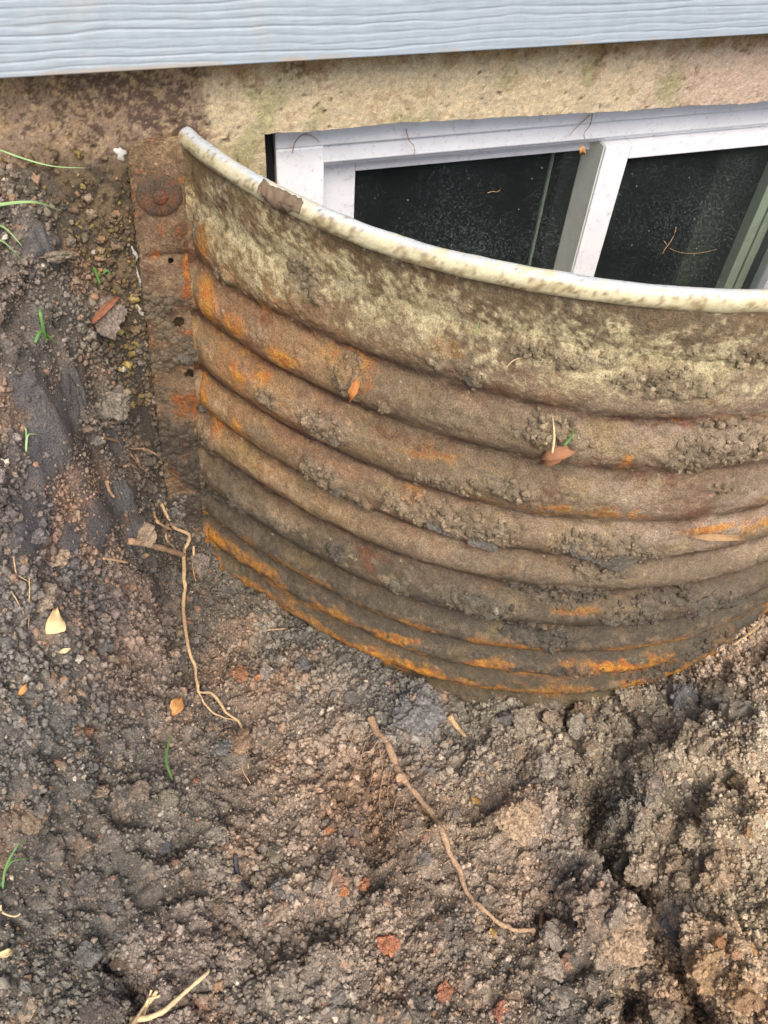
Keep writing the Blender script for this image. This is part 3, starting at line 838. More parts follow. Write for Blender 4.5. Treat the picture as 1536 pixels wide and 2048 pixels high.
GRV = [-0.440, -0.522, -0.608, -0.690, -0.787, -0.866, -0.944, -1.042, -1.115, -1.186, -1.252, -1.32, -1.39]
AMP = [0.004, 0.011, 0.0155, 0.0165, 0.016, 0.0155, 0.018, 0.015, 0.014, 0.013, 0.012, 0.012]
def profile(z):
    p = np.zeros_like(z); t_ = np.zeros_like(z)
    for i in range(len(GRV) - 1):
        a, b = GRV[i], GRV[i + 1]
        m = (z <= a) & (z > b)
        t = np.clip((a - z) / (a - b), 0, 1)
        tt = t ** 1.22
        e_ = 0.95 if i < 5 else 1.35
        p = np.where(m, AMP[i] * 1.12 * np.sin(np.pi * tt) ** e_, p); t_ = np.where(m, t, t_)
    return p, t_
zs_w = np.arange(-0.455, -1.37, -0.0026)
zf_ = np.linspace(-0.43, -1.39, 4000)
pf, tf = profile(zf_)
ker = np.exp(-(np.arange(-30, 31) / 17.0) ** 2); ker /= ker.sum()
pf = np.convolve(np.pad(pf, 30, mode='edge'), ker, 'valid')
def prof_s(z): return np.interp(-z, -zf_, pf)

def lean(s, z): return 0.075 * (z + 0.45) * np.exp(-np.maximum(s, 0) / 0.12)

FIL = 0.010
ss_w = np.concatenate([np.arange(-FIL, 1.36, 0.0026), np.linspace(1.36, LARC, 40)[1:]])
SS, ZZ = np.meshgrid(ss_w, zs_w, indexing='ij')
sh = SS.shape
s_, z_ = SS.ravel(), ZZ.ravel()

MUD = []
for px, rs, rz, amt in [((705, 745), .022, .028, 1), ((660, 835), .026, .022, 1), ((690, 850), .02, .018, .9), ((655, 935), .028, .018, .9), ((720, 990), .02, .014, .8),
                        ((945, 745), .016, .018, .9), ((1110, 845), .036, .022, .9), ((1430, 870), .05, .045, .8), ((1440, 960), .05, .03, .5), ((870, 1010), .05, .026, 1), ((960, 1040), .05, .025, 1),
                        ((890, 950), .03, .014, .8), ((1010, 960), .035, .016, .8), ((1220, 1100), .055, .04, 1), ((1160, 1080), .03, .03, .9), ((1140, 1180), .05, .022, .9), ((1260, 1210), .045, .02, 1),
                        ((960, 1195), .045, .018, 1), ((1060, 1250), .035, .022, .9), ((1100, 1265), .04, .02, .8), ((800, 1160), .02, .014, .7), ((1420, 1190), .07, .025, .7), ((1400, 1280), .06, .03, .7),
                        ((1300, 1330), .06, .025, .7), ((1150, 1330), .05, .018, .5), ((560, 780), .016, .014, .7), ((610, 540), .03, .02, .6), ((640, 580), .02, .02, .5), ((1130, 705), .06, .012, .6),
                        ((1330, 745), .06, .016, .8), ((470, 545), .02, .012, .6), ((460, 870), .02, .03, .8), ((470, 960), .03, .03, .8), ((520, 990), .03, .02, .6), ((1480, 700), .05, .014, .6), ((780, 800), .015, .01, .5),
                        ((900, 720), .02, .012, .4), ((1330, 1180), .04, .02, .8), ((560, 970), .012, .012, .7), ((690, 1090), .014, .012, .7), ((1010, 1160), .03, .012, .6)]:
    q = onwell(px); MUD.append((q[0], q[1], rs * 1.3, rz * 1.2, min(1.0, amt * 1.1)))
def mud_mask(s, z, soft=0.38):
    m = np.zeros_like(s)
    wob = 0.55 * fbm(s, z, None, 34, 4, 0.62, 90) + 0.12 * fbm(s, z, None, 150, 2, 0.6, 92)
    for a, b, rs, rz, am in MUD:
        m = np.maximum(m, am * np.exp(-(((s - a) / rs) ** 2 + ((z - b) / rz) ** 2) * 0.8))
    return sm(0.30, 0.30 + soft, m + wob * (0.25 + 0.3 * m))
mm = mud_mask(s_, z_)
thin = sm(0.10, 0.75, fbm(s_ * 0.8, z_, None, 11, 5, 0.66, 203) + 0.45 * fbm(s_, z_, None, 70, 3, 0.7, 204) + 0.9 * sm(-0.82, -1.0, z_) - 0.25 * sm(-0.6, -0.5, z_) - 0.15)
hard = np.cos(0)  # keeps the corrugation full everywhere but by the bend
amp_s = 0.42 + 0.58 * sm(-0.01, 0.05, s_)
cx, cy, nx, ny = plan(s_)
ex, ey, _, _ = plan(np.array(FIL)); x00, y00, _, _ = plan(np.array(0.0))
tb = np.clip((s_ + FIL) / (2 * FIL), 0, 1); mb = s_ < FIL
bx = (1 - tb) ** 2 * (x00 - FIL) + 2 * tb * (1 - tb) * x00 + tb ** 2 * ex; by = (1 - tb) ** 2 * 0.9815 + 2 * tb * (1 - tb) * 0.982 + tb ** 2 * ey
dbx = 2 * (1 - tb) * FIL + 2 * tb * (ex - x00); dby = 2 * (1 - tb) * 0.0005 + 2 * tb * (ey - 0.982)
dl = np.hypot(dbx, dby)
nx = np.where(mb, dby / dl, nx); ny = np.where(mb, -dbx / dl, ny); cx = np.where(mb, bx, cx); cy = np.where(mb, by, cy)
Pw = np.stack([cx, cy, z_], -1)
wm, im = worley(Pw + 0.003 * np.stack([vnoise(s_ * 90, z_ * 90, seed=k) for k in (1, 2, 3)], -1), 0.0085, 700, 0.45, 0.9)
wm2, im2 = worley(Pw, 0.020, 720, 0.35, 0.8, 0.8)
crust = fbm(s_, z_, None, 42, 5, 0.62, 94)
fine = fbm(s_, z_, None, 210, 3, 0.7, 96)
cake = sm(0.1, 0.75, fbm(s_, z_, None, 13, 4, 0.6, 98) + 0.5 * sm(-0.95, -1.1, z_))       # thin film of dried soil
soft_ = 1 - 0.42 * sm(0.25, 0.75, s_ + 0.10 * fbm(s_, z_, None, 5, 2, 0.5, 201)) * np.exp(-((z_ + 0.74) / 0.13) ** 4)
ps_ = prof_s(z_); ps_ = ps_ * soft_ + 0.009 * (1 - soft_)
off = ps_ * amp_s + 0.0013 * crust + 0.0010 * fine * (0.6 + 1.0 * cake) + mm * (0.0018 + wm * 0.75 + wm2 * 0.3) + thin * (0.0004 + wm * 0.22)
dent = 0.006 * fbm(s_, z_, None, 3.0, 2, 0.5, 99)
off = off + dent * sm(0, 0.2, s_)
Vw = np.stack([cx + nx * off + lean(s_, z_), cy + ny * off, z_], -1)

# colours of the sheet: galvanising, old paint, rust, dirt, painted shade and light
pp_, tt_ = profile(z_)
n_a = fbm(s_ * 0.6, z_, None, 14, 5, 0.62, 110); n_b = fbm(s_ * 0.5, z_ * 1.3, None, 55, 4, 0.66, 112); n_c = vnoise(s_ * 300, z_ * 300, seed=114); n_d = fbm(s_, z_, None, 130, 3, 0.7, 116)
c = np.zeros((len(s_), 3)) + lin(146, 124, 98)
c = mixc(c, lin(164, 142, 120), sm(0.4, 0.8, s_ + 0.1 * n_a) * sm(-0.95, -0.8, z_))
c = mixc(c, lin(158, 116, 68), sm(0.45, 0.12, s_ + 0.08 * n_a) * 0.6)
c = mixc(c, lin(82, 75, 62), sm(-0.88, -1.02, z_ + 0.03 * n_a) * 0.9)
c = mixc(c, lin(112, 92, 54), sm(-1.15, -1.23, z_ + 0.02 * n_a) * 0.6)
c = mixc(c, lin(142, 102, 76), sm(0.0, 0.6, n_a) * 0.55 * sm(-1.0, -0.9, z_))
c = mixc(c, lin(146, 124, 74), sm(0.25, 0.7, fbm(s_, z_, None, 19, 4, 0.6, 118)) * 0.4)
# rust along every groove, with the groove's shade painted into the brown
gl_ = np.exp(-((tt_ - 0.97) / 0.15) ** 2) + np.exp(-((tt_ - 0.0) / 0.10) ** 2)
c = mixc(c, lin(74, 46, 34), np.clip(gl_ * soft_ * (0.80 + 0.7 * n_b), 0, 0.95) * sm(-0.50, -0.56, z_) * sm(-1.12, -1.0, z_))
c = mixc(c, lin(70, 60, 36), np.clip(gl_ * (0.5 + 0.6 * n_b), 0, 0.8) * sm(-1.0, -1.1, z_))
c = mixc(c, lin(112, 62, 40), sm(0.35, 0.8, fbm(s_ * 0.5, z_, None, 30, 5, 0.65, 120)) * 0.6 * sm(-1.05, -0.95, z_))
c = mixc(c, lin(182, 162, 130), np.exp(-((tt_ - 0.42) / 0.17) ** 2) * sm(-0.25, 0.55, n_b + 0.5 * n_d) * 0.48)      # worn crests, with the light they catch painted in
# orange rust where the coating broke
om = np.zeros_like(s_)
for px, rs, rz, am in [((432, 465), .014, .030, 1), ((500, 640), .022, .022, .8), ((455, 610), .018, .03, .8), ((590, 705), .026, .018, 1), ((510, 745), .02, .014, 1), ((545, 745), .02, .012, .7), ((500, 735), .014, .03, .7),
                       ((512, 845), .010, .022, 1), ((470, 830), .016, .026, 1), ((455, 790), .014, .03, .9), ((520, 700), .03, .03, .5), ((720, 735), .02, .02, .6), ((735, 755), .01, .014, 1), ((830, 980), .016, .01, 1),
                       ((1110, 1000), .03, .010, .9), ((1060, 1005), .03, .012, .6), ((1250, 900), .008, .02, .8), ((1420, 1046), .04, .006, 1), ((1240, 1010), .04, .012, .5), ((1150, 1208), .04, .006, 1), ((640, 500), .03, .03, .4),
                       ((660, 700), .05, .02, .4), ((900, 690), .03, .03, .5), ((870, 900), .04, .012, .45), ((560, 600), .04, .03, .45), ((1300, 640), .02, .01, 0), ((1510, 820), .05, .008, .6), ((800, 1010), .03, .01, .5),
                       ((1530, 1030), .05, .012, .7), ((440, 560), .015, .05, .7), ((480, 690), .02, .04, .6)]:
    q = onwell(px); om = np.maximum(om, am * np.exp(-(((s_ - q[0]) / rs) ** 2 + ((z_ - q[1]) / rz) ** 2) * 0.7))
for gz, wd, am in ((-1.030, .009, .5), (-1.098, .016, 1.2), (-1.166, .028, 1.7), (-1.234, .024, 1.6)):
    om = np.maximum(om, am * np.exp(-((z_ - gz) / wd) ** 2) * sm(-0.45, 0.4, fbm(s_, z_ * 2.0, None, 15, 4, 0.6, 122) + 0.15))
om = np.clip(om * 1.12 + 0.42 * n_b + 0.25 * n_d - 0.10, 0, 2)
oc = mixc(np.zeros((len(s_), 3)) + lin(212, 144, 52), lin(176, 98, 36), sm(-0.2, 0.5, n_d))
oc = mixc(oc, lin(206, 150, 60), sm(0.2, 0.7, fbm(s_, z_, None, 90, 3, 0.6, 124)) * 0.7)
c = mixc(c, oc, sm(0.18, 0.85, om) * (0.80 + 0.12 * sm(-1.0, -1.1, z_)))
# cream paint left below the rim
pz = np.interp(-z_, [0.44, 0.475, 0.505, 0.525, 0.56, 0.60, 0.65], [-0.1, 0.1, 0.5, 0.85, 0.35, -0.35, -2])
pz = pz + np.interp(s_, [0, 0.06, 0.15, 0.35, 0.6, 1.3], [-0.55, -0.1, 0.12, 0.0, 0.0, -0.05])
pm = sm(-0.36, 0.52, pz - 0.34 + 0.42 * fbm(s_, z_, None, 24, 5, 0.7, 130) + 0.42 * n_d + 0.28 * n_c + 0.25 * fbm(s_, z_, None, 70, 3, 0.7, 131))
cream = mixc(np.zeros((len(s_), 3)) + lin(192, 178, 138), lin(160, 145, 108), sm(0, 0.6, n_b))
c = mixc(c, cream, pm * 0.88)
dz_ = sm(-0.585, -0.53, z_) * (1 - pm)
c = mixc(c, lin(104, 88, 62), dz_ * 0.7)
grime = sm(-0.05, 0.6, fbm(s_ * 0.7, z_ * 1.2, None, 7, 4, 0.6, 171) + 0.5 * n_b + 0.35 * sm(-0.8, -1.0, z_))
c = mixc(c, lin(94, 80, 62), grime * 0.5 * (1 - pm))
film = cake * sm(-0.1, 0.5, n_d + 0.3 * n_a) * 0.5
c = mixc(c, lin(102, 90, 74), film)
c = c * (1 + 0.16 * n_c + 0.14 * n_d)[:, None]
c = mixc(c, lin(206, 190, 156), (n_c > 0.93) * (im > 0.5) * 0.6)
mudc = mixc(np.zeros((len(s_), 3)) + lin(128, 112, 90), lin(84, 78, 69), sm(-0.80, -1.05, z_ + 0.06 * n_a)) * (0.75 + 0.5 * im)[:, None]
mudc = mixc(mudc, c, np.full(len(s_), 0.22))
c = mixc(c, mudc, np.maximum(mm * 0.92, thin * 0.52 * (1 - sm(0.45, 0.8, om) * 0.8)))
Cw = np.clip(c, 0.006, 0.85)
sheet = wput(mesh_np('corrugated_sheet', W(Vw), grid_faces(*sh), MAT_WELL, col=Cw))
md = sheet.modifiers.new('gauge', 'SOLIDIFY'); md.thickness = 0.0016; md.offset = -1

# rolled rim
sr = np.concatenate([np.arange(-0.004, 1.3, 0.003), np.linspace(1.3, LARC + 0.004, 40)[1:]])
NK = 22
ang = np.linspace(0, 2 * np.pi, NK, endpoint=False)
SR, AR = np.meshgrid(sr, ang, indexing='ij')
x0, y0, nx0, ny0 = plan(SR)
rr = 0.0109 + 0.0004 * fbm(SR, AR * 0.2, None, 30, 3, 0.6, 140)
capf = np.sqrt(np.clip(1 - np.clip((0.006 - SR - 0.004) / 0.010, 0, 1) ** 2, 0.05, 1)); rr = rr * capf
rr = rr * (1 + 0.035 * vnoise(SR * 38, AR * 0.9, seed=207)); wz = 0.0018 * fbm(SR, SR * 0, None, 3.5, 2, 0.5, 141)
VR = np.stack([x0 + nx0 * (0.004 + rr * np.cos(AR)), y0 + ny0 * (0.004 + rr * np.cos(AR)), Z_RIM + wz + rr * 1.08 * np.sin(AR)], -1)
sR, aR = SR.ravel(), AR.ravel()
m1 = fbm(sR, aR * 0.0124, None, 40, 5, 0.7, 142); m2 = fbm(sR, aR * 0.0124, None, 150, 3, 0.75, 144); m3 = vnoise(sR * 330, aR * 4, seed=145)
cr_ = mixc(np.zeros((len(sR), 3)) + lin(190, 180, 146), lin(170, 158, 122), sm(-0.1, 0.6, m1))
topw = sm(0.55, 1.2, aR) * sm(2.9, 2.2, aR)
cr_ = mixc(cr_, lin(182, 186, 188), topw * sm(-0.8, 0.0, m1 + 0.4 * m2) * 0.9)  # bare zinc on top, with the sky highlight painted into its colour
dirtm = sm(0.15, 0.75, m2 * 0.9 + 0.35 * m1 + 0.3 * m3 + 0.25 * np.cos(aR - 5.6) - 0.12 - 0.25 * topw)
cr_ = mixc(cr_, lin(128, 108, 80), dirtm * 0.8)
cr_ = mixc(cr_, lin(84, 66, 48), (m3 > 0.8) * (m1 > -0.1) * 0.55)
base_i = np.arange(len(sr) - 1)[:, None] * NK; jj = np.arange(NK)[None]; j2 = (jj + 1) % NK
FR = np.stack([base_i + jj, base_i + NK + jj, base_i + NK + j2, base_i + j2], -1).reshape(-1, 4)
wput(mesh_np('rim', W(VR.reshape(-1, 3)), FR, MAT_RIM, col=np.clip(cr_, 0.01, 0.85)))

# flanges bolted to the wall
HOLES = [(onwall((358, 643), 0.982), 0.0072), (onwall((378, 745), 0.982), 0.0062), (onwall((341, 521), 0.982), 0.0035)]
def flange(mirror=False):
    nu = 54; zs = np.arange(0, 0.84, 0.0013)
    u = np.linspace(0, 1, nu)
    U, Vz = np.meshgrid(u, zs, indexing='ij')
    zraw = -0.4475 - Vz
    xlft = 0.0150 + 0.060 * (zraw + 0.46); xrgt = 0.0865 - 0.004 + 0.075 * (zraw + 0.45)
    X = xlft + (xrgt - xlft) * U
    R_ = 0.028
    dxl = np.clip(X - xlft, 0, R_)
    ztop = -0.4475 - (R_ - np.sqrt(np.maximum(R_ * R_ - (R_ - dxl) ** 2, 0)))
    Z = ztop + (zraw + 0.4475) * (1 + (ztop + 0.4475) / 0.84)
    emb = prof_s(Z) * sm(0.05, 1.0, U) * 0.42
    band = 0.004 * np.exp(-((Z + 0.600) / 0.006) ** 2) * sm(0, 0.3, U)
    n1 = fbm(X, Z, None, 60, 4, 0.62, 150); n2 = fbm(X, Z, None, 190, 3, 0.7, 151)
    cak = sm(0.15, 0.6, fbm(X, Z, None, 22, 4, 0.6, 152) + 0.55 * np.exp(-((Z + 0.765) / 0.03) ** 2) + 1.0 * sm(-0.82, -0.92, Z) - 0.8 * sm(-0.62, -0.55, Z))
    wq, iq = worley(np.stack([X, X * 0 + .3, Z], -1).reshape(-1, 3), 0.0075, 760, 0.4, 0.9)
    wq = wq.reshape(X.shape); iq = iq.reshape(X.shape)
    Y = 0.982 - emb - 0.0008 * n1 - 0.0005 * n2 + band + 0.0012 * sm(0.78, 0.95, U) - cak * (0.0006 + wq * 0.55)
    F = grid_faces(nu, len(zs))
    Vf = np.stack([X, Y, Z], -1).reshape(-1, 3)
    keep = np.ones(len(F), bool)
    for (hc, hr) in HOLES:
        d = np.hypot(Vf[:, 0] - hc[0], Vf[:, 2] - hc[2])
        insidev = d < hr * 0.82
        keep &= ~insidev[F].any(1)
        rimv = (d >= hr * 0.82) & (d < hr * 1.22)
        f_ = np.where(rimv, hr / np.maximum(d, 1e-6), 1.0)
        Vf[:, 0] = hc[0] + (Vf[:, 0] - hc[0]) * f_; Vf[:, 2] = hc[2] + (Vf[:, 2] - hc[2]) * f_
    F = F[keep]
    x, z = X.ravel(), Z.ravel(); n1 = n1.ravel(); n2 = n2.ravel(); cak = cak.ravel(); iq = iq.ravel()
    c = np.zeros((len(x), 3)) + lin(124, 101, 78)
    c = mixc(c, lin(146, 122, 90), sm(-0.49, -0.46, z + 0.01 * n1) * 0.7)
    c = mixc(c, lin(94, 66, 46), sm(0, 0.55, fbm(x, z, None, 28, 4, 0.6, 154)) * 0.7)
    c = mixc(c, lin(82, 60, 44), sm(0.05, 0.6, n1 + 0.5 * n2) * 0.55)
    c = mixc(c, lin(168, 142, 104), sm(0.3, 0.8, n2) * 0.4)
    o_ = np.zeros(len(x))
    for px, r1, r2, am in [((385, 545), .014, .035, 1), ((375, 585), .012, .02, 1), ((310, 508), .012, .010, .9), ((400, 470), .01, .02, .6), ((345, 680), .012, .006, .8), ((375, 660), .01, .006, .7), ((330, 450), .02, .012, .5),
                           ((360, 360), .008, .012, .6), ((395, 700), .012, .03, .7), ((360, 800), .02, .03, .7), ((400, 820), .015, .03, .8), ((350, 950), .02, .02, .4), ((375, 880), .02, .02, .5), ((420, 880), .01, .03, .5)]:
        q = onwall(px, 0.982); o_ = np.maximum(o_, am * np.exp(-((x - q[0]) / r1) ** 2 - ((z - q[2]) / r2) ** 2))
    o_ = o_ + 0.34 * n1 + 0.22 * n2 + 0.05
    oc_ = mixc(np.zeros((len(x), 3)) + lin(174, 108, 50), lin(128, 70, 38), sm(-0.1, 0.5, n2))
    c = mixc(c, oc_, sm(0.35, 0.7, o_) * 0.9)
    c = mixc(c, mixc(np.zeros((len(x), 3)) + lin(104, 92, 74), lin(70, 64, 56), sm(-0.8, -0.95, z)) * (0.75 + 0.5 * iq)[:, None], cak * 0.85)
    c = c * (1 + 0.15 * n2)[:, None]
    if mirror:
        Vf[:, 0] = 2 * WCX - Vf[:, 0]; F = F[:, ::-1]
    o = mesh_np('flange', W(Vf), F, MAT_WELL, col=np.clip(c, 0.006, 0.8))
    m = o.modifiers.new('gauge', 'SOLIDIFY'); m.thickness = 0.0022; m.offset = -1
    return wput(o)
fl = flange(); fl2 = flange(True)

def lathe(prof, k=28, jit=0.0, seed=0):
    """profile (radius, height) turned about Y (towards the viewer is -Y), working units"""
    r = np.random.default_rng(seed); V = []; F = []
    for (a, h) in prof:
        for j in range(k):
            t = 2 * math.pi * j / k; rr = a * (1 + jit * (r.random() - .5)); V.append((rr * math.cos(t), -h + a * jit * 0.15 * (r.random() - .5), rr * math.sin(t)))
    n = len(prof)
    for i in range(n - 1):
        for j in range(k): F.append((i * k + j, i * k + (j + 1) % k, (i + 1) * k + (j + 1) % k, (i + 1) * k + j))
    F.append(tuple((n - 1) * k + j for j in range(k)))
    return np.array(V), F
def bolt_at(q):
    def shade(V, a, b):
        n = fbm(V[:, 0] + q[0], V[:, 2] + q[2], None, 120, 4, 0.65, 160)
        return np.clip(mixc(np.zeros((len(V), 3)) + a, b, sm(-0.1, 0.4, n)), 0.01, 0.8)
    V, F = lathe([(0.0270, -0.001), (0.0274, 0.0044), (0.0262, 0.0060), (0.018, 0.0064), (0.0095, 0.0070)], 40, 0.05, 3)
    o = wput(mesh_np('washer', W(V + q), F, MAT_WELL, col=shade(V, lin(92, 76, 62), lin(112, 80, 58))), None)
    V, F = lathe([(0.0085, 0.0060), (0.0085, 0.0100), (0.0070, 0.0126), (0.0035, 0.0135)], 7, 0.22, 5)
    b = wput(mesh_np('bolt', W(V + q), F, MAT_WELL, col=shade(V, lin(92, 72, 58), lin(150, 82, 44)), smooth=False))
qb = onwall((318, 387), 0.981); bolt_at(qb); bolt_at(np.array([2 * WCX - qb[0], qb[1], qb[2]]))

# sealant smears on the wall beside the flange
def dab(name, pix, D, rx, rz, th, mat, seed, rot=0.0):
    q = onwall(pix, D); n = 26; V = [(0, -th, 0)]; F = []
    r = np.random.default_rng(seed)
    for ring, (k1, h) in enumerate(((0.45, 0.9), (0.8, 0.55), (1.0, -0.3))):
        for j in range(n):
            t = 2 * math.pi * j / n; w = k1 * (1 + 0.22 * math.sin(3 * t + seed) + 0.16 * math.sin(5 * t + seed * 2) + 0.1 * (r.random() - .5))
            a, b = rx * w * math.cos(t), rz * w * math.sin(t)
            V.append((a * math.cos(rot) - b * math.sin(rot), -th * h, a * math.sin(rot) + b * math.cos(rot)))
    for j in range(n):
        F.append((0, 1 + j, 1 + (j + 1) % n))
        for g in range(2): F.append((1 + g * n + j, 1 + (g + 1) * n + j, 1 + (g + 1) * n + (j + 1) % n, 1 + g * n + (j + 1) % n))
    return mesh_np(name, W(np.array(V) + q), F, mat)
for px, rx, rz, rot, sd_ in [((241, 308), .0075, .0095, .2, 1), ((271, 510), .0035, .012, .22, 3), ((280, 560), .0028, .020, .12, 4), ((284, 625), .004, .016, .5, 5), ((296, 615), .002, .014, .1, 6), ((292, 690), .0022, .012, .1, 7), ((330, 870), .002, .014, .05, 8)]:
    put(dab('sealant_smear', px, 0.9975, rx * 0.8, rz * 0.85, 0.0016, MAT_CAULK, sd_, rot))

# ------------------------------------------------------------------ clods: one object each
def clod_mesh(name, seed, sub=4, chunky=0.5, relief=0.34):
    import bmesh
    bm = bmesh.new(); bmesh.ops.create_icosphere(bm, subdivisions=sub, radius=1.0)
    V = np.array([v.co[:] for v in bm.verts]); F = np.array([[v.index for v in f.verts] for f in bm.faces], np.int32); bm.free()
    o_ = seed * 13.7
    q = V + o_
    pr = np.random.default_rng(seed + 900)
    nrm = pr.normal(size=(16, 3)); nrm /= np.linalg.norm(nrm, axis=1, keepdims=True); dst = pr.uniform(0.66, 1.0, 16)
    dt = V @ nrm.T; rp_ = np.where(dt > 0.05, dst[None] / np.maximum(dt, 0.05), 9).min(1)
    r = 0.12 + 0.85 * np.minimum(rp_, 1.25) + chunky * 0.30 * fbm(q[:, 0], q[:, 1], q[:, 2], 0.9, 2, 0.5, seed) + 0.16 * fbm(q[:, 0], q[:, 1], q[:, 2], 2.6, 3, 0.6, seed + 3)
    a, i1_ = worley(q, 0.46, seed + 40, 0.4, 0.85); b, i2_ = worley(q, 0.2, seed + 50, 0.4, 0.85)
    c3, i3_ = worley(q, 0.1, seed + 60, 0.4, 0.9)
    r = r + relief * 0.8 * a + relief * b * 1.2 + relief * c3 * 1.6 - 0.14 + 0.03 * vnoise(q[:, 0] * 16, q[:, 1] * 16, q[:, 2] * 16, seed + 9)
    sx = np.random.default_rng(seed).uniform(0.75, 1.1, 3); sx[2] *= 0.75
    V = V * r[:, None] * sx
    col = np.clip((0.62 + 0.3 * i1_ + 0.32 * i2_ + 0.3 * i3_)[:, None] * np.ones(3), 0, 2)
    me = bpy.data.meshes.new(name)
    me.from_pydata([tuple(v) for v in V], [], [tuple(f) for f in F])
    me.polygons.foreach_set('use_smooth', np.ones(len(me.polygons), bool))
    at = me.color_attributes.new('col', 'FLOAT_COLOR', 'POINT'); cc_ = np.ones((len(V), 4), np.float32); cc_[:, :3] = col; at.data.foreach_set('color', cc_.ravel())
    me.materials.append(MAT_CLOD)
    return me
CL_BIG = [clod_mesh('clod', 300 + k, 6, 0.7, 0.36) for k in range(3)]
CL_MED = [clod_mesh('clod', 320 + k, 5, 0.6, 0.36) for k in range(5)]
CL_SMALL = [clod_mesh('clod', 340 + k, 3, 0.6, 0.30) for k in range(8)]

CLODS = []
def depth_of(q): return float(q @ RC[:, 2])

def place_clod(pix, rpx, colr, label, cat='clod', group=None, name='soil_clod', big=None, sink=0.45, flat=1.0, where=None, rot=None):
    q = soil_hit(pix) if where is None else where
    r = rpx * depth_of(q) / FOC
    me = random.choice(CL_BIG if (rpx > 30) else CL_MED if rpx > 13 else CL_SMALL) if big is None else big
    o = bpy.data.objects.new(name, me); COL.objects.link(o)
    vdir = -q / np.linalg.norm(q)
    up = np.array([0, 0, 1.0]); n = up * 0.6 + vdir * 0.4; n /= np.linalg.norm(n)
    o.location = W(q + n * r * (0.5 - sink))
    o.scale = (r * S, r * S, r * S * flat)
    o.rotation_euler = rot if rot else (random.uniform(-.5, .5), random.uniform(-.5, .5), random.uniform(0, 6.28))
    o.color = (*np.clip(colr, 0, 1), 1)
    tag(o, label, cat, group)
    if cat == 'clod': CLODS.append(o)
    return o
C_GREY = lin(122, 118, 114); C_DARK = lin(96, 94, 94); C_TAN = lin(176, 150, 122); C_RED = lin(172, 124, 98); C_ORANGE = lin(196, 134, 92); C_BROWN = lin(140, 116, 94); C_BLUE = lin(120, 116, 110)
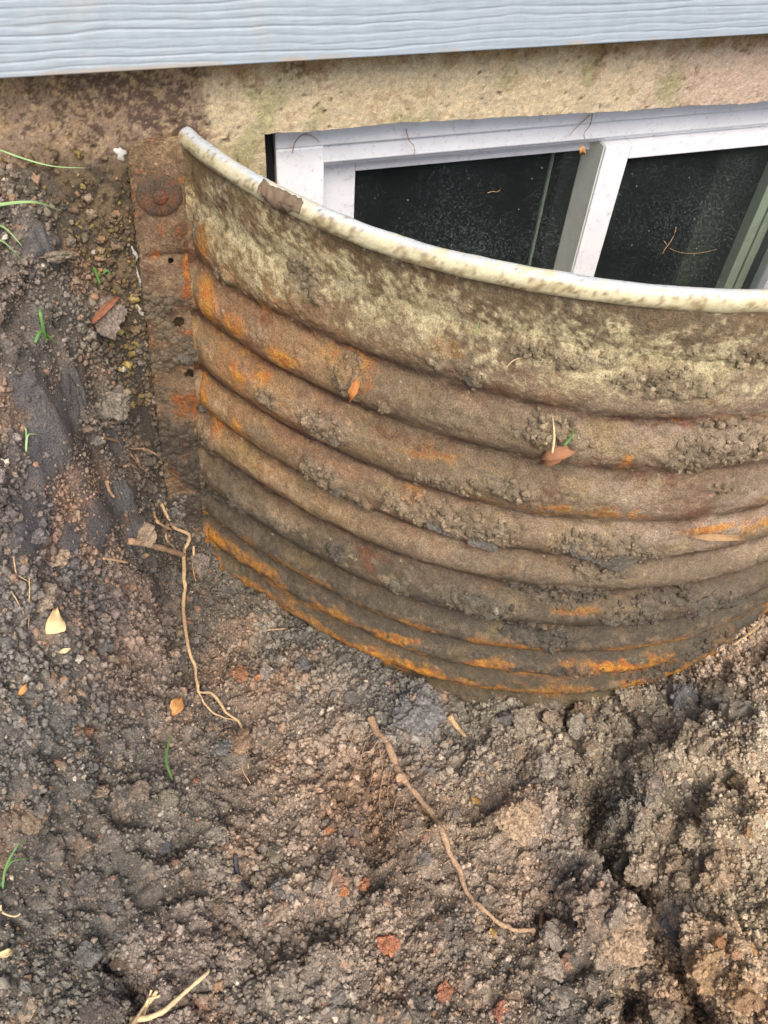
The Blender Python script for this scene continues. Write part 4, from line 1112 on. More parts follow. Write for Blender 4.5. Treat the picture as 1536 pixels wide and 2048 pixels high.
for pix, rp, colr, lab in [
    ((225, 800), 46, lin(128, 118, 104), 'large grey brown clod overhanging the dark hollow left of the rusty flange'),
    ((832, 1425), 50, C_GREY, 'large grey clod with a yellow fleck, at the upper end of the long root'),
    ((745, 1290), 46, lin(118, 112, 104), 'wide grey green lump of clay tight against the lower left well edge'),
    ((560, 1195), 30, lin(120, 108, 96), 'brown clod wedged under the orange lower edge on the left of the well'),
    ((1045, 1640), 46, C_TAN, 'pale tan clod with an orange crown in the middle right of the dig'),
    ((1180, 1820), 56, lin(150, 130, 112), 'big clay slab with smooth grey top right of the root tip'),
    ((1250, 1880), 50, C_TAN, 'big tan clod in front of the clay slab, bottom right'),
    ((1420, 1930), 56, lin(166, 136, 102), 'largest rough tan clod in the bottom right corner'),
    ((1490, 1990), 40, lin(160, 128, 96), 'tan clod touching the largest rough clod on its right'),
    ((1330, 1520), 42, lin(140, 126, 106), 'crumbly olive brown clod right of the upper crevice'),
    ((1400, 1480), 44, lin(146, 130, 108), 'wide tan clod below the smooth grey clay on the right'),
    ((1360, 1395), 34, C_GREY, 'knobbly grey clod beside the right end of the lowest orange band'),
    ((1170, 1435), 32, lin(140, 118, 96), 'brown clod under the lowest ring of the well'),
    ((890, 1395), 24, lin(160, 134, 112), 'upright light brown clod below the well edge beside the big grey clod'),
    ((1110, 1400), 20, lin(130, 116, 100), 'small brown clod touching the lowest ring of the well'),
    ((1480, 1560), 34, lin(150, 128, 98), 'golden tan clod near the right picture edge'),
    ((1240, 1510), 26, lin(128, 114, 100), 'clod on the left lip of the upper crevice'),
    ((335, 1595), 24, lin(140, 130, 110), 'olive clod with a white speck under the thin green grass blade'),
    ((475, 1485), 26, lin(158, 130, 104), 'tan clod lying under the end of the thin left root'),
    ((440, 1495), 18, C_GREY, 'grey clod just left of the tan clod under the thin root'),
    ((555, 1775), 26, lin(122, 116, 108), 'grey oval clod right of the short dark stick'),
    ((550, 1710), 18, lin(150, 138, 118), 'light olive pebble clod above the grey oval clod'),
    ((485, 1345), 22, lin(164, 118, 88), 'red brown clod right of the thin left root'),
    ((515, 1355), 11, C_ORANGE, 'small orange clod beside the red brown clod'),
    ((600, 1330), 20, C_GREY, 'grey clod below a white pebble near the well edge'),
    ((185, 1755), 30, lin(112, 106, 98), 'dark flat clod in the lower left of the dig'),
    ((330, 1690), 22, C_DARK, 'dark clod over a hollow in the middle left'),
    ((85, 1200), 27, lin(158, 140, 120), 'pale dusty round clod above the pale pointed leaf'),
    ((60, 1990), 36, lin(108, 100, 88), 'big dark clod in the bottom left corner'),
    ((190, 2010), 34, lin(104, 94, 86), 'big dark brown clod right of the bottom left corner clod'),
    ((180, 1900), 28, C_BLUE, 'blue grey clod near the bottom left'),
    ((655, 1665), 13, C_ORANGE, 'oval orange pebble clod left of the long root'),
    ((778, 1882), 24, lin(180, 120, 90), 'red orange clod left of the tip of the long root'),
    ((690, 1780), 14, C_ORANGE, 'orange clod in the lower middle beside another orange clod'),
    ((722, 1775), 16, lin(196, 136, 100), 'lighter orange clod right of the orange clod in the lower middle'),
    ((1000, 2025), 22, lin(172, 116, 92), 'red clod at the bottom edge of the picture'),
    ((895, 1985), 17, lin(176, 120, 92), 'red brown clod above the bottom edge, left of the red clod'),
    ((938, 1875), 18, lin(132, 112, 96), 'brown oval clod just left of the root tip'),
    ((985, 1862), 12, lin(196, 160, 96), 'yellow clod just below the curve of the long root'),
    ((955, 1600), 10, lin(206, 160, 96), 'small yellow orange clod left of the pale tan clod'),
    ((1440, 1885), 16, lin(186, 136, 96), 'orange tan clod on top of the largest rough clod'),
    ((1500, 1900), 18, lin(196, 156, 106), 'yellow tan clod right of the orange tan clod'),
    ((1495, 1665), 16, lin(170, 136, 100), 'tan clod at the right edge half way down the dig'),
    ((1340, 1850), 24, C_BLUE, 'blue grey clod right of the big clay slab'),
    ((1250, 1735), 24, lin(116, 108, 96), 'grey clod lodged in the deep crevice'),
    ((640, 1600), 12, lin(150, 128, 108), 'light brown clod in the middle of the dig'),
    ((390, 1560), 10, C_RED, 'small red clod right of the green grass blade'),
    ((170, 1465), 20, lin(150, 112, 88), 'reddish clod in a shallow dent on the left'),
    ((60, 1650), 22, lin(146, 126, 104), 'tan crusty clod at the left edge'),
    ((1130, 1640), 18, lin(126, 112, 98), 'brown clod right of the pale tan clod'),
    ((700, 1395), 22, lin(124, 116, 108), 'grey brown clod left of the big grey clod'),
    ((640, 1240), 14, lin(140, 118, 96), 'small brown clod under a white pebble at the well edge'),
    ((1010, 1440), 22, lin(108, 102, 96), 'dark grey clod below the left part of the lowest ring'),
    ((1290, 1440), 22, lin(134, 120, 102), 'brown clod between the lowest ring and the knobbly grey clod')]:
    place_clod(pix, rp, colr, lab, sink=0.42 if rp > 24 else 0.45, flat=0.85 if rp > 30 else 1.0)

rg = np.random.default_rng(77)
def sees_ground(px, py):
    q = soil_hit((px, py))
    if np.hypot(q[0] - WCX, q[1] - WCY) < WR + 0.012 or q[1] > 0.97: return None
    rr_ = ray((px, py)); a_ = rr_[0] ** 2 + rr_[1] ** 2; b_ = -2 * (rr_[0] * WCX + rr_[1] * WCY); c_ = WCX ** 2 + WCY ** 2 - WR ** 2
    ds = b_ * b_ - 4 * a_ * c_
    if ds > 0:
        t_ = (-b_ - math.sqrt(ds)) / (2 * a_)
        if t_ * np.linalg.norm(rr_) < np.linalg.norm(q) - 0.01 and t_ * rr_[2] > q[2]: return None
    return q
nb = 0; spots_ = []
while nb < 62:
    if nb < 40: px, py, rp = rg.uniform(1080, 1536), rg.uniform(1390, 2048), float(np.clip(np.exp(rg.normal(3.15, 0.32)), 15, 44))
    elif nb < 54:
        px = rg.uniform(440, 1250); py = np.interp(px, [440, 620, 800, 950, 1100, 1250], [1080, 1225, 1315, 1378, 1415, 1410]) + rg.uniform(8, 60); rp = float(np.clip(np.exp(rg.normal(2.95, 0.28)), 13, 30))
    else: px, py, rp = rg.uniform(20, 700), rg.uniform(1450, 2040), float(np.clip(np.exp(rg.normal(2.95, 0.3)), 14, 32))
    q = sees_ground(px, py)
    if q is None: continue
    if any(math.hypot(px - a, py - b) < 0.8 * (rp + r) for a, b, r in spots_): continue
    spots_.append((px, py, rp)); lc = soil_col(np.array([q[0]]), np.array([q[1]]), np.array([q[2]]))[0]
    if nb < 40: lab, gp = 'broken crumbly clod, one of many alike heaped in the lower right of the dig', 'broken clods heaped in the lower right'
    elif nb < 54: lab, gp = 'broken clod, one of many alike banked along the foot of the well', 'broken clods along the foot of the well'
    else: lab, gp = 'broken clod, one of several alike half sunk in the lower left of the dig', 'broken clods sunk in the lower left'
    place_clod((px, py), rp, lc * rg.uniform(0.85, 1.2), lab, group=gp, where=q, sink=0.45, flat=0.85)
    nb += 1
kinds = [('small brown soil clod', C_BROWN, 'small brown clod, one of many alike lying loose on the dig', 'small brown clods on the dig'),
         ('g', C_GREY, 'small grey clod, one of many alike lying loose on the dig', 'small grey clods on the dig'),
         ('r', C_RED, 'small reddish clod, one of many alike lying loose on the dig', 'small reddish clods on the dig'),
         ('t', C_TAN, 'small tan clod, one of many alike lying loose on the dig', 'small tan clods on the dig')]
placed = 0; tries = 0
while placed < 170 and tries < 4000:
    tries += 1
    px, py = rg.uniform(0, 1536), rg.uniform(700, 2048)
    q = soil_hit((px, py))
    if np.hypot(q[0] - WCX, q[1] - WCY) < WR + 0.012 or q[1] > 0.97: continue
    # skip where the line of sight meets the well first
    rr_ = ray((px, py)); a_ = rr_[0] ** 2 + rr_[1] ** 2; b_ = -2 * (rr_[0] * WCX + rr_[1] * WCY); c_ = WCX ** 2 + WCY ** 2 - WR ** 2
    ds = b_ * b_ - 4 * a_ * c_
    if ds > 0:
        t_ = (-b_ - math.sqrt(ds)) / (2 * a_)
        if t_ * np.linalg.norm(rr_) < np.linalg.norm(q) - 0.01 and t_ * rr_[2] > q[2]: continue
    lo = 8 if px < 900 else 10
    rp = float(np.clip(np.exp(rg.normal(math.log(lo + 2), 0.35)), 6, 26))
    wts = [.38, .34, .1, .18] if px < 900 else [.36, .14, .1, .40]
    kk = rg.choice(4, p=wts)
    lc = soil_col(np.array([q[0]]), np.array([q[1]]), np.array([q[2]]))[0]
    cc_ = (kinds[kk][1] * 0.6 + lc * 0.5) * rg.uniform(0.8, 1.2)
    place_clod((px, py), rp, cc_, kinds[kk][2], group=kinds[kk][3], where=q, sink=0.4)
    placed += 1


# crumbs over the ground and on the bigger clods
OG = out.reshape(len(gx), len(gy), 3)
area = np.linalg.norm(np.cross(np.gradient(OG, axis=0), np.gradient(OG, axis=1)), axis=-1).reshape(-1)[near]
inside = np.hypot(SEEN[:, 0] - WCX, SEEN[:, 1] - WCY) < WR - 0.02
okw = area * (in_view(SEEN) & ~inside & (SEEN[:, 1] < 0.9988)) * np.where(smear > 0.4, 0.12, 1.0)
okw = okw * np.clip(0.9 + 0.5 * fbm(SEEN[:, 0], SEEN[:, 1], SEEN[:, 2], 14, 3, 0.5, 333), 0.25, 2)
NCR = 125000
k = RNG.choice(len(SEEN), NCR, p=okw / okw.sum())
pos = SEEN[k] + RNG.normal(0, 0.0012, (NCR, 3))
rad = np.clip(np.exp(RNG.normal(math.log(0.0023), 0.52, NCR)), 0.0009, 0.0090)
rad = rad * (0.85 + 0.35 * vnoise(pos[:, 0] * 8, pos[:, 1] * 8, seed=5))
pos = pos + GN.reshape(-1, 3)[near][k] * (rad * 0.05)[:, None]
col = soil_col(pos[:, 0], pos[:, 1], pos[:, 2])
bpos, brad, bcol = [], [], []
for o in CLODS:
    me = o.data; n = len(me.vertices)
    v = np.empty(n * 3, np.float32); me.vertices.foreach_get('co', v); v = v.reshape(-1, 3)
    m_ = np.array(Matrix.LocRotScale(o.location, o.rotation_euler, o.scale))
    r_ = o.scale[0] / S
    cnt = int(np.clip((r_ / 0.0042) ** 2 * 0.9, 4, 200))
    q_ = v[RNG.choice(n, cnt)] @ m_[:3, :3].T + m_[:3, 3]
    u_ = np.stack([q_[:, 0] / S, q_[:, 1] / S + 1.0, q_[:, 2] / S - G0], -1)
    bpos.append(u_); brad.append(np.clip(np.exp(RNG.normal(math.log(0.0021), 0.5, cnt)), 0.0009, min(0.006, r_ * 0.3)))
    bcol.append(np.tile(np.array(o.color[:3]), (cnt, 1)))
# splashed dirt and moss clinging to the wall beside the flange
NWL = 5200
wx = RNG.uniform(-0.20, 0.012, NWL); wz_ = RNG.uniform(-0.86, -0.445, NWL)
wkeep = RNG.random(NWL) < sm(-0.445, -0.56, wz_ + 0.03 * fbm(wx, wz_, None, 22, 3, 0.6, 401)) * (0.35 + 0.65 * sm(-0.25, 0.35, fbm(wx, wz_, None, 30, 3, 0.6, 402))) + 0.03
wx, wz_ = wx[wkeep], wz_[wkeep]; nw = len(wx)
bpos.append(np.stack([wx, np.full(nw, 0.9975), wz_], -1)); brad.append(np.clip(np.exp(RNG.normal(math.log(0.0021), 0.55, nw)), 0.0008, 0.0075))
mossy = (RNG.random(nw) < 0.25)[:, None]
bcol.append(np.where(mossy, lin(120, 104, 62)[None], lin(96, 80, 62)[None]) * RNG.uniform(0.8, 1.5, nw)[:, None])
pos = np.concatenate([pos] + bpos); rad = np.concatenate([rad] + brad); col = np.concatenate([col] + bcol)
NT = len(pos)
col = col * np.clip(RNG.normal(0.98, 0.15, NT), 0.55, 1.5)[:, None]
u = RNG.random(NT)
col = np.where((u < 0.05)[:, None], mixc(col, lin(160, 120, 88), np.full(NT, 0.5)), col)
col = np.where(((u > 0.06) & (u < 0.16))[:, None], mixc(col, lin(74, 72, 72), np.full(NT, 0.6)), col)
col = np.where(((u > 0.16) & (u < 0.20))[:, None], mixc(col, lin(160, 142, 118), np.full(NT, 0.5)), col)
col = np.where(((u > 0.22) & (u < 0.225))[:, None], lin(200, 188, 166)[None], col)
crumbs('soil_crumbs', pos, rad, col, 'loose crumbs of brown and grey soil strewn all over the dig', 'soil crumbs')

# mud stuck on the well: lumps as single things, fine crumbs as one mass
def well_pt(s, z, lift=0.0):
    s = np.asarray(s, float); z = np.asarray(z, float)
    a, b, n1, n2 = plan(s); o = prof_s(z) * (0.35 + 0.65 * sm(0.0, 0.05, s)) + lift
    return np.stack([a + n1 * o + lean(s, z), b + n2 * o, z + 0 * s], -1)
mp_, mr_, mc_ = [], [], []
kk = np.where((mm > 0.5) & (s_ < 1.3))[0]
k = rg.choice(kk, 9000)
pos = Vw[k] + rg.normal(0, 0.0012, (9000, 3)); rad = np.clip(np.exp(rg.normal(math.log(0.0020), 0.50, 9000)), 0.0008, 0.0068)
mp_.append(pos); mr_.append(rad); mc_.append(mudc[k] * rg.uniform(0.6, 1.3, 9000)[:, None] * 0.95)
k2 = np.where((s_ < 1.3))[0]
k = rg.choice(k2, 5200, p=None)
wgt = cake[k] + 0.5 * (z_[k] < -1.0) + 0.25
k = k[rg.random(len(k)) < wgt * 0.7]
pos = Vw[k]; rad = np.clip(np.exp(rg.normal(math.log(0.0013), 0.4, len(k))), 0.0007, 0.0034)
mp_.append(pos); mr_.append(rad); mc_.append(np.clip(mudc[k] * rg.uniform(0.7, 1.6, len(k))[:, None], 0, 1))
crumbs('mud_crumbs', np.concatenate(mp_), np.concatenate(mr_), np.concatenate(mc_), 'crumbs of dried mud sticking all over the corrugated sheet', 'mud crumbs')

def mud_lump(pix, rpx, colr, label, squash=0.45, stretch=1.0, tilt=0.0):
    s, z = onwell(pix); q = well_pt(s, z)
    a, b, n1, n2 = plan(np.array(s)); r = rpx * depth_of(q) / FOC
    o = bpy.data.objects.new('mud_lump', random.choice(CL_MED)); COL.objects.link(o)
    n = Vector((float(n1), float(n2), 0.25)).normalized()
    o.rotation_euler = (n.to_track_quat('Z', 'Y').to_matrix() @ Matrix.Rotation(tilt, 3, 'Z')).to_euler()
    o.scale = (r * S * stretch * 0.9, r * S * 0.9, r * S * squash * 0.55); o.location = W(q + np.array([float(n1), float(n2), 0]) * r * 0.08)
    o.color = (*colr, 1); tag(o, label, 'mud lump')
    return o
MG = lin(136, 121, 100); MD = lin(106, 98, 86); MB = lin(156, 128, 90)
for pix, rp, colr, lab, sq, stx, tl in [
    ((703, 742), 26, MB, 'ochre mud lump with a bright rust chip on the second wave of the well', .5, 1.0, 0),
    ((655, 830), 24, MG, 'grey crumbly mud lump below the ochre lump on the well', .5, 1.2, .3),
    ((688, 862), 18, MG, 'small grey mud lump under the right end of the crumbly lump', .5, 1.1, .2),
    ((690, 960), 18, lin(110, 102, 90), 'narrow mud smear slanting down in the left middle of the well', .4, 1.8, -.7),
    ((640, 915), 14, MG, 'mud lump at the upper end of the slanting smear', .5, 1.2, -.5),
    ((948, 742), 18, MD, 'dark dried mud flake under the edge of the second wave', .35, 1.7, -.6),
    ((1130, 845), 22, MG, 'mud lump with green grass and a brown leaf scrap on the well', .5, 1.2, 0),
    ((1420, 860), 34, lin(140, 124, 100), 'broad tan mud patch at the right on the third wave', .3, 1.4, 0),
    ((880, 1025), 26, lin(116, 110, 100), 'grey mud lump on the fourth wave, left of the widest cake', .45, 1.4, -.3),
    ((960, 1060), 26, lin(120, 112, 102), 'widest grey mud cake in the middle of the well', .4, 1.7, -.2),
    ((1010, 955), 18, lin(128, 114, 98), 'long thin mud ridge above the widest cake', .4, 2.0, -.4),
    ((1215, 1095), 34, MD, 'dark mud lump hanging over the fifth wave edge', .5, 1.4, -.2),
    ((1160, 1080), 22, lin(112, 108, 100), 'grey mud lump touching the dark overhanging lump on its left', .5, 1.2, 0),
    ((1250, 1205), 26, lin(134, 114, 88), 'brown crumbly mud lump with an orange rust line below the dark lumps', .45, 1.5, 0),
    ((955, 1190), 22, MD, 'long dark mud lump low in the middle of the well', .45, 2.0, -.3),
    ((1065, 1245), 20, lin(108, 100, 86), 'mud lump low on the well under the end of the long dark lump', .45, 1.3, -.2),
    ((800, 1150), 14, lin(128, 120, 104), 'small mud lump with a pale stone low on the left of the well', .5, 1.1, 0),
    ((1400, 1190), 30, lin(104, 96, 84), 'wide mud smear low on the right of the well', .3, 1.9, .2),
    ((560, 970), 9, MD, 'tiny dark mud dot on the lower left waves', .6, 1.0, 0),
    ((560, 780), 13, MG, 'small mud lump on the left part of the third wave', .5, 1.0, 0)]:
    mud_lump(pix, rp, colr, lab, sq, stx, tl)
# mud on the flange
q = onwall((375, 715), 0.975)
for dx, dz, r_, cl_, lb in [(0, 0, .016, lin(116, 108, 96), 'grey mud lump over the lower bolt hole of the flange'), (.012, .012, .012, lin(112, 104, 90), 'mud lump right of the round hole in the flange'), (.018, -.10, .014, MD, 'dark mud lump in the corner low on the flange'), (.03, -.16, .016, MD, 'dark mud lump at the foot of the flange')]:
    o = bpy.data.objects.new('mud_lump', random.choice(CL_MED)); COL.objects.link(o)
    o.location = W(q + np.array([dx, 0.0, dz])); o.scale = (r_ * S, r_ * S * 0.5, r_ * S); o.color = (*cl_, 1); o.rotation_euler = (0.2, 0.3, 0.5)
    tag(o, lb, 'mud lump')
# dried flake bridging the rim
def rim_pt(s, a, rr_=0.0118):
    x, y, n1, n2 = plan(np.array(s)); return np.array([x + n1 * (0.004 + rr_ * math.cos(a)), y + n2 * (0.004 + rr_ * math.cos(a)), Z_RIM + rr_ * math.sin(a)])
sA = onwell((538, 378))[0]; sB = onwell((618, 418))[0]
V, F, ncol = [], [], 34
gr = [(i, j) for i in range(ncol) for j in range(9)]
for i, j in gr:
    t = i / (ncol - 1); s = sA + (sB - sA) * t
    wdt = (0.55 + 0.45 * math.sin(math.pi * min(1, t * 1.05))) * (1 + 0.25 * float(vnoise(np.array([t * 11]), np.array([j * .9]), seed=5)[0]))
    a = 1.25 - (j / 8) * 1.75 * wdt + 0.1 * float(vnoise(np.array([t * 9.0]), np.array([3.0]), seed=9)[0])
    h = 0.0118 + 0.0016 + 0.0016 * float(vnoise(np.array([t * 14]), np.array([j * .8]), seed=2)[0])
    V.append(rim_pt(s, a, h))
F = grid_faces(ncol, 9)
fk = mesh_np('mud_flake', W(np.array(V)), F, MAT_CLOD, col=np.array([[0.9 + 0.3 * random.random()] * 3 for _ in V]))
fk.color = (*lin(98, 82, 66), 1); m = fk.modifiers.new('t', 'SOLIDIFY'); m.thickness = 0.0018; m.offset = 1
tag(fk, 'brown dried mud flake bridging the cream rolled rim of the well', 'mud flake')

# ------------------------------------------------------------------ roots, twigs, sticks
def lifted(pix, lift):
    q = soil_hit(pix); return q + (-q / np.linalg.norm(q)) * 0.3 * lift + np.array([0, 0, lift])
def root(name, chains, mat, label, cat, k=8, wob=0.0, on=None):
    """chains: list of (pixel points, start radius px, end radius px, lift); smooth tubes lying on the soil"""
    parts = []
    for ci, (pts, r0, r1, lift) in enumerate(chains):
        Q = np.array([lifted(p, lift) if on is None else on(p, lift) for p in pts])
        if on is None and len(Q) > 3:                       # ride over the clods rather than in every dip
            for _ in range(2): Q[1:-1, 2] = np.maximum(Q[1:-1, 2], 0.5 * (Q[:-2, 2] + Q[2:, 2]) - 0.004)
        C = catmull(Q, 7); n = len(C)
        if wob:
            t = np.arange(n) * 0.45
            C = C + wob * np.stack([vnoise(t, t * 0, seed=ci * 7 + 1), vnoise(t, t * 0, seed=ci * 7 + 2), 0.4 * vnoise(t, t * 0, seed=ci * 7 + 3)], -1)
        dpt = np.array([depth_of(q) for q in C])
        rad = np.linspace(r0, r1, n) * dpt / FOC * S
        rad = rad * (1 + 0.22 * vnoise(np.arange(n) * 0.6, np.zeros(n), seed=ci + 31))
        parts.append(tube_vf(W(C), rad, k, 0.10, ci))
    V, F = join_vf(parts)
    o = mesh_np(name, np.array(V), F, mat); tag(o, label, cat)
    return o
root('root', [([(742, 1442), (752, 1470), (775, 1495), (790, 1525), (806, 1556), (835, 1598), (862, 1635), (885, 1670), (902, 1705), (915, 1745), (935, 1785), (965, 1820), (1000, 1845), (1040, 1862), (1068, 1864), (1085, 1850)], 7.6, 3.6, .004),
              ([(1068, 1864), (1085, 1850), (1100, 1850)], 5, 2, .007), ([(1080, 1858), (1083, 1835), (1088, 1825)], 4, 2, .007), ([(764, 1470), (740, 1500), (720, 1530), (700, 1560)], 2.2, .8, .004),
              ([(800, 1562), (806, 1554), (812, 1562)], 9, 7, .005)] + [([(a, b), (a + dx * .5, b + dy * .5 + 4), (a + dx, b + dy)], 1.5, .5, .004) for (a, b, dx, dy) in [(776, 1500, -30, 26), (792, 1530, 22, 30), (820, 1580, -26, 18), (845, 1612, 20, 22), (866, 1645, -24, 20), (893, 1688, 24, 18), (905, 1715, -26, 14), (925, 1765, -20, 24), (945, 1800, 26, 6), (985, 1838, -12, 24), (1020, 1855, 8, 22), (1050, 1864, 6, -20), (1075, 1860, 24, 14)]], MAT_ROOT, 'long brown root with a pale broken knot curving across the bare soil', 'root', 9, 0.0018)
root('root', [([(372, 1105), (370, 1150), (368, 1190), (373, 1235), (378, 1300), (392, 1350), (402, 1385), (432, 1398), (458, 1425), (478, 1455), (496, 1495), (500, 1540)], 4.2, 2.0, .005),
              ([(402, 1385), (418, 1420), (445, 1432), (470, 1448)], 2.2, 1.2, .005), ([(496, 1490), (488, 1540), (500, 1570)], 1.6, .7, .004), ([(372, 1105), (385, 1085), (350, 1060), (322, 1010)], 3.8, 3.5, .006),
              ([(340, 1055), (335, 1080), (355, 1105)], 2.6, 1.6, .005), ([(390, 1095), (388, 1135), (395, 1165)], 2.6, 1.2, .005), ([(305, 1010), (318, 1045), (345, 1060)], 3.4, 3, .006)], MAT_ROOT_PALE,
     'thin pale branching root running down from the foot of the flange', 'root', 7, 0.0015)
root('root', [([(264, 1088), (300, 1098), (340, 1108), (370, 1113)], 7, 5, .007)], MAT_ROOT, 'short thick pinkish root stub lying across the top of the thin branching root', 'root', 8, .0008)
root('root', [([(205, 882), (238, 885), (262, 905), (300, 920), (330, 932)], 2.8, 1.4, .006), ([(258, 903), (275, 930), (290, 950), (312, 958)], 2.2, 1.0, .006)], MAT_ROOT, 'thin forked root on the dark clay left of the flange foot', 'root', 6, .001)
root('twig', [([(258, 2056), (285, 2020), (310, 1990)], 6, 4, .006), ([(268, 2045), (320, 2025), (375, 1990), (405, 1960), (424, 1938)], 6, 3, .008), ([(290, 2015), (300, 2000), (318, 1992)], 4, 2, .007), ([(262, 2055), (290, 2010), (305, 1978)], 4, 2.4, .009)],
     MAT_TWIG, 'pale forked dry twig at the bottom edge of the picture', 'twig', 7, .0008)
root('stick', [([(471, 1716), (478, 1740), (490, 1770), (500, 1790)], 4, 3.2, .005)], MAT_STICK, 'short dark stick left of the grey oval clod', 'stick', 6)
root('stick', [([(435, 1608), (443, 1635), (450, 1665)], 3.2, 2.4, .005)], MAT_STICK, 'thin dark stick above and left of the other dark stick', 'stick', 6)
root('twig', [([(208, 1122), (232, 1127), (258, 1127)], 3.5, 2.5, .005)], MAT_ROOT_PALE, 'small yellow twig left of the thick pinkish root stub', 'twig', 6)
root('twig', [([(218, 968), (224, 985), (231, 998)], 4, 3, .005)], MAT_ROOT, 'short reddish twig on the smooth clay bank', 'twig', 6)
root('root', [([(900, 1435), (915, 1455), (932, 1475)], 6, 3.5, .006)], MAT_ROOT_PALE, 'short yellowish root stub right of the big grey clod', 'root', 7)
root('root', [([(492, 1264), (540, 1262), (572, 1258)], 2.4, 1.8, .005)], MAT_ROOT, 'straight thin rootlet on red soil below the well edge', 'root', 6)
root('root', [([(30, 1125), (35, 1150), (60, 1165), (88, 1172)], 1.5, 1.0, .005)], MAT_ROOT_PALE, 'hair thin root above the dusty round clod', 'root', 5, .001)
root('root', [([(66, 1160), (62, 1200), (58, 1255)], 1.6, 1.0, .005)], MAT_ROOT_PALE, 'hair thin root beside the dusty round clod', 'root', 5, .001)
root('root', [([(30, 1185), (40, 1215), (47, 1238)], 1.6, 1.0, .005)], MAT_ROOT_PALE, 'hair thin root at the left edge by the pale pointed leaf', 'root', 5, .001)
root('root', [([(1405, 1780), (1425, 1760), (1432, 1730)], 1.5, .9, .006)], MAT_ROOT_PALE, 'hair thin root on the right mound', 'root', 5, .001)
root('root', [([(1468, 1295), (1490, 1275), (1512, 1262), (1520, 1248)], 2.0, 1.2, .01)], MAT_ROOT_PALE, 'curled pale rootlet beside the gap at the right end of the well', 'root', 5, .001)
for pts in [[(700, 1475), (715, 1510), (708, 1550)], [(730, 1490), (722, 1540), (735, 1585)], [(745, 1520), (738, 1570), (722, 1610)], [(760, 1500), (762, 1560), (748, 1620)], [(690, 1500), (705, 1530), (735, 1545)], [(770, 1540), (755, 1600), (765, 1660)],
            [(782, 1550), (775, 1600), (785, 1640)], [(715, 1460), (700, 1490), (690, 1530)], [(750, 1470), (730, 1480), (712, 1470)], [(790, 1600), (780, 1650), (800, 1690)]]:
    o = root('rootlet', [(pts, 1.2, .6, .007)], MAT_ROOT, 'hair fine brown rootlet, one of the tuft at the upper end of the long root', 'rootlet', 5, .0015)
    tag(o, group='rootlets at the upper end of the long root')

# fine roots hanging over the window head
def fine_root(pts, D, label, r=0.0009):
    Q = np.array([onwall(p, D) for p in pts]); C = catmull(Q, 6)
    V, F = tube_vf(W(C), np.linspace(r, r * .5, len(C)) * S, 5)
    o = mesh_np('rootlet', np.array(V), F, MAT_ROOT); tag(o, label, 'rootlet')
fine_root([(1185, 228), (1180, 250), (1168, 268), (1172, 290), (1164, 296)], 1.028, 'brown rootlet dangling from the concrete over the window mullion')
fine_root([(1180, 230), (1150, 258), (1138, 272)], 1.028, 'brown rootlet slanting left above the window mullion')
fine_root([(812, 258), (818, 280), (828, 292), (828, 310)], 1.028, 'brown rootlet hanging over the left part of the window head')
fine_root([(585, 305), (590, 285), (605, 270), (625, 272), (640, 285)], 1.028, 'looped brown rootlet on the white left window jamb')

def wisp(chains, D, label, mat):
    parts = []
    for pts, r0 in chains:
        C = catmull(np.array([onwall(p, D) for p in pts]), 5); parts.append(tube_vf(W(C), np.linspace(r0, r0 * 0.6, len(C)) * S, 5))
    V, F = join_vf(parts); o = mesh_np('straw', np.array(V), F, mat); tag(o, label, 'straw')
wisp([([(1352, 454), (1348, 470), (1340, 485), (1330, 498), (1325, 508)], 0.0008), ([(1340, 497), (1360, 505), (1390, 507), (1420, 502), (1434, 498)], 0.00035), ([(1328, 482), (1334, 490)], 0.0006)], 1.0535, 'pale straw wisp with a long thin thread stuck on the right glass pane', MAT_ROOT_PALE)
wisp([([(975, 386), (985, 383), (993, 384), (1000, 380)], 0.0006)], 1.0955, 'short pale thread stuck on the left glass pane', MAT_ROOT_PALE)

# ------------------------------------------------------------------ leaves and grass
def leaf(pix, outline, mat, label, name='leaf', cat='leaf', where=None, curl=0.12, lift=0.006, normal=None):
    """outline: half outline points (t along, half width) in pixels from base to tip; direction from pixel pair"""
    (p0, p1), prof = outline
    q0 = where(p0) if where else lifted(p0, lift); q1 = where(p1) if where else lifted(p1, lift)
    ax = q1 - q0; L = np.linalg.norm(ax); ax /= L
    vd = -(q0 + q1) / np.linalg.norm(q0 + q1); sd_ = np.cross(ax, vd); sd_ /= np.linalg.norm(sd_); up = np.cross(sd_, ax)
    sc = depth_of((q0 + q1) / 2) / FOC
    V = []; n = len(prof)
    for i, (t, w) in enumerate(prof):
        for j in range(5):
            x = (j - 2) / 2; V.append(q0 + ax * t * L + sd_ * x * w * sc + up * (abs(x) * w * sc * curl * 3 + 0.004 * math.sin(t * 5 + x)))
    F = [(i * 5 + j, i * 5 + j + 1, (i + 1) * 5 + j + 1, (i + 1) * 5 + j) for i in range(n - 1) for j in range(4)]
    o = mesh_np(name, W(np.array(V)), F, mat)
    m = o.modifiers.new('t', 'SOLIDIFY'); m.thickness = 0.0005
    tag(o, label, cat)
    return o
leaf(None, (((118, 1285), (115, 1228)), [(0, 17), (.12, 19), (.3, 18), (.5, 14), (.7, 9), (.85, 6), (1, 3)]), MAT_LEAF_PALE, 'pale cream pointed leaf lying on the dark soil at the left', lift=.018)
leaf(None, (((352, 1438), (366, 1402)), [(0, 5), (.25, 12), (.5, 14), (.75, 8), (1, 2)]), MAT_LEAF_TAN, 'curled orange tan leaf beside the thin branching root', curl=.3, lift=.010)
leaf(None, (((62, 1375), (42, 1392)), [(0, 3), (.4, 6), (.8, 5), (1, 2)]), MAT_LEAF_TAN, 'small brown leaf scrap on the dark soil at the left', lift=.008)
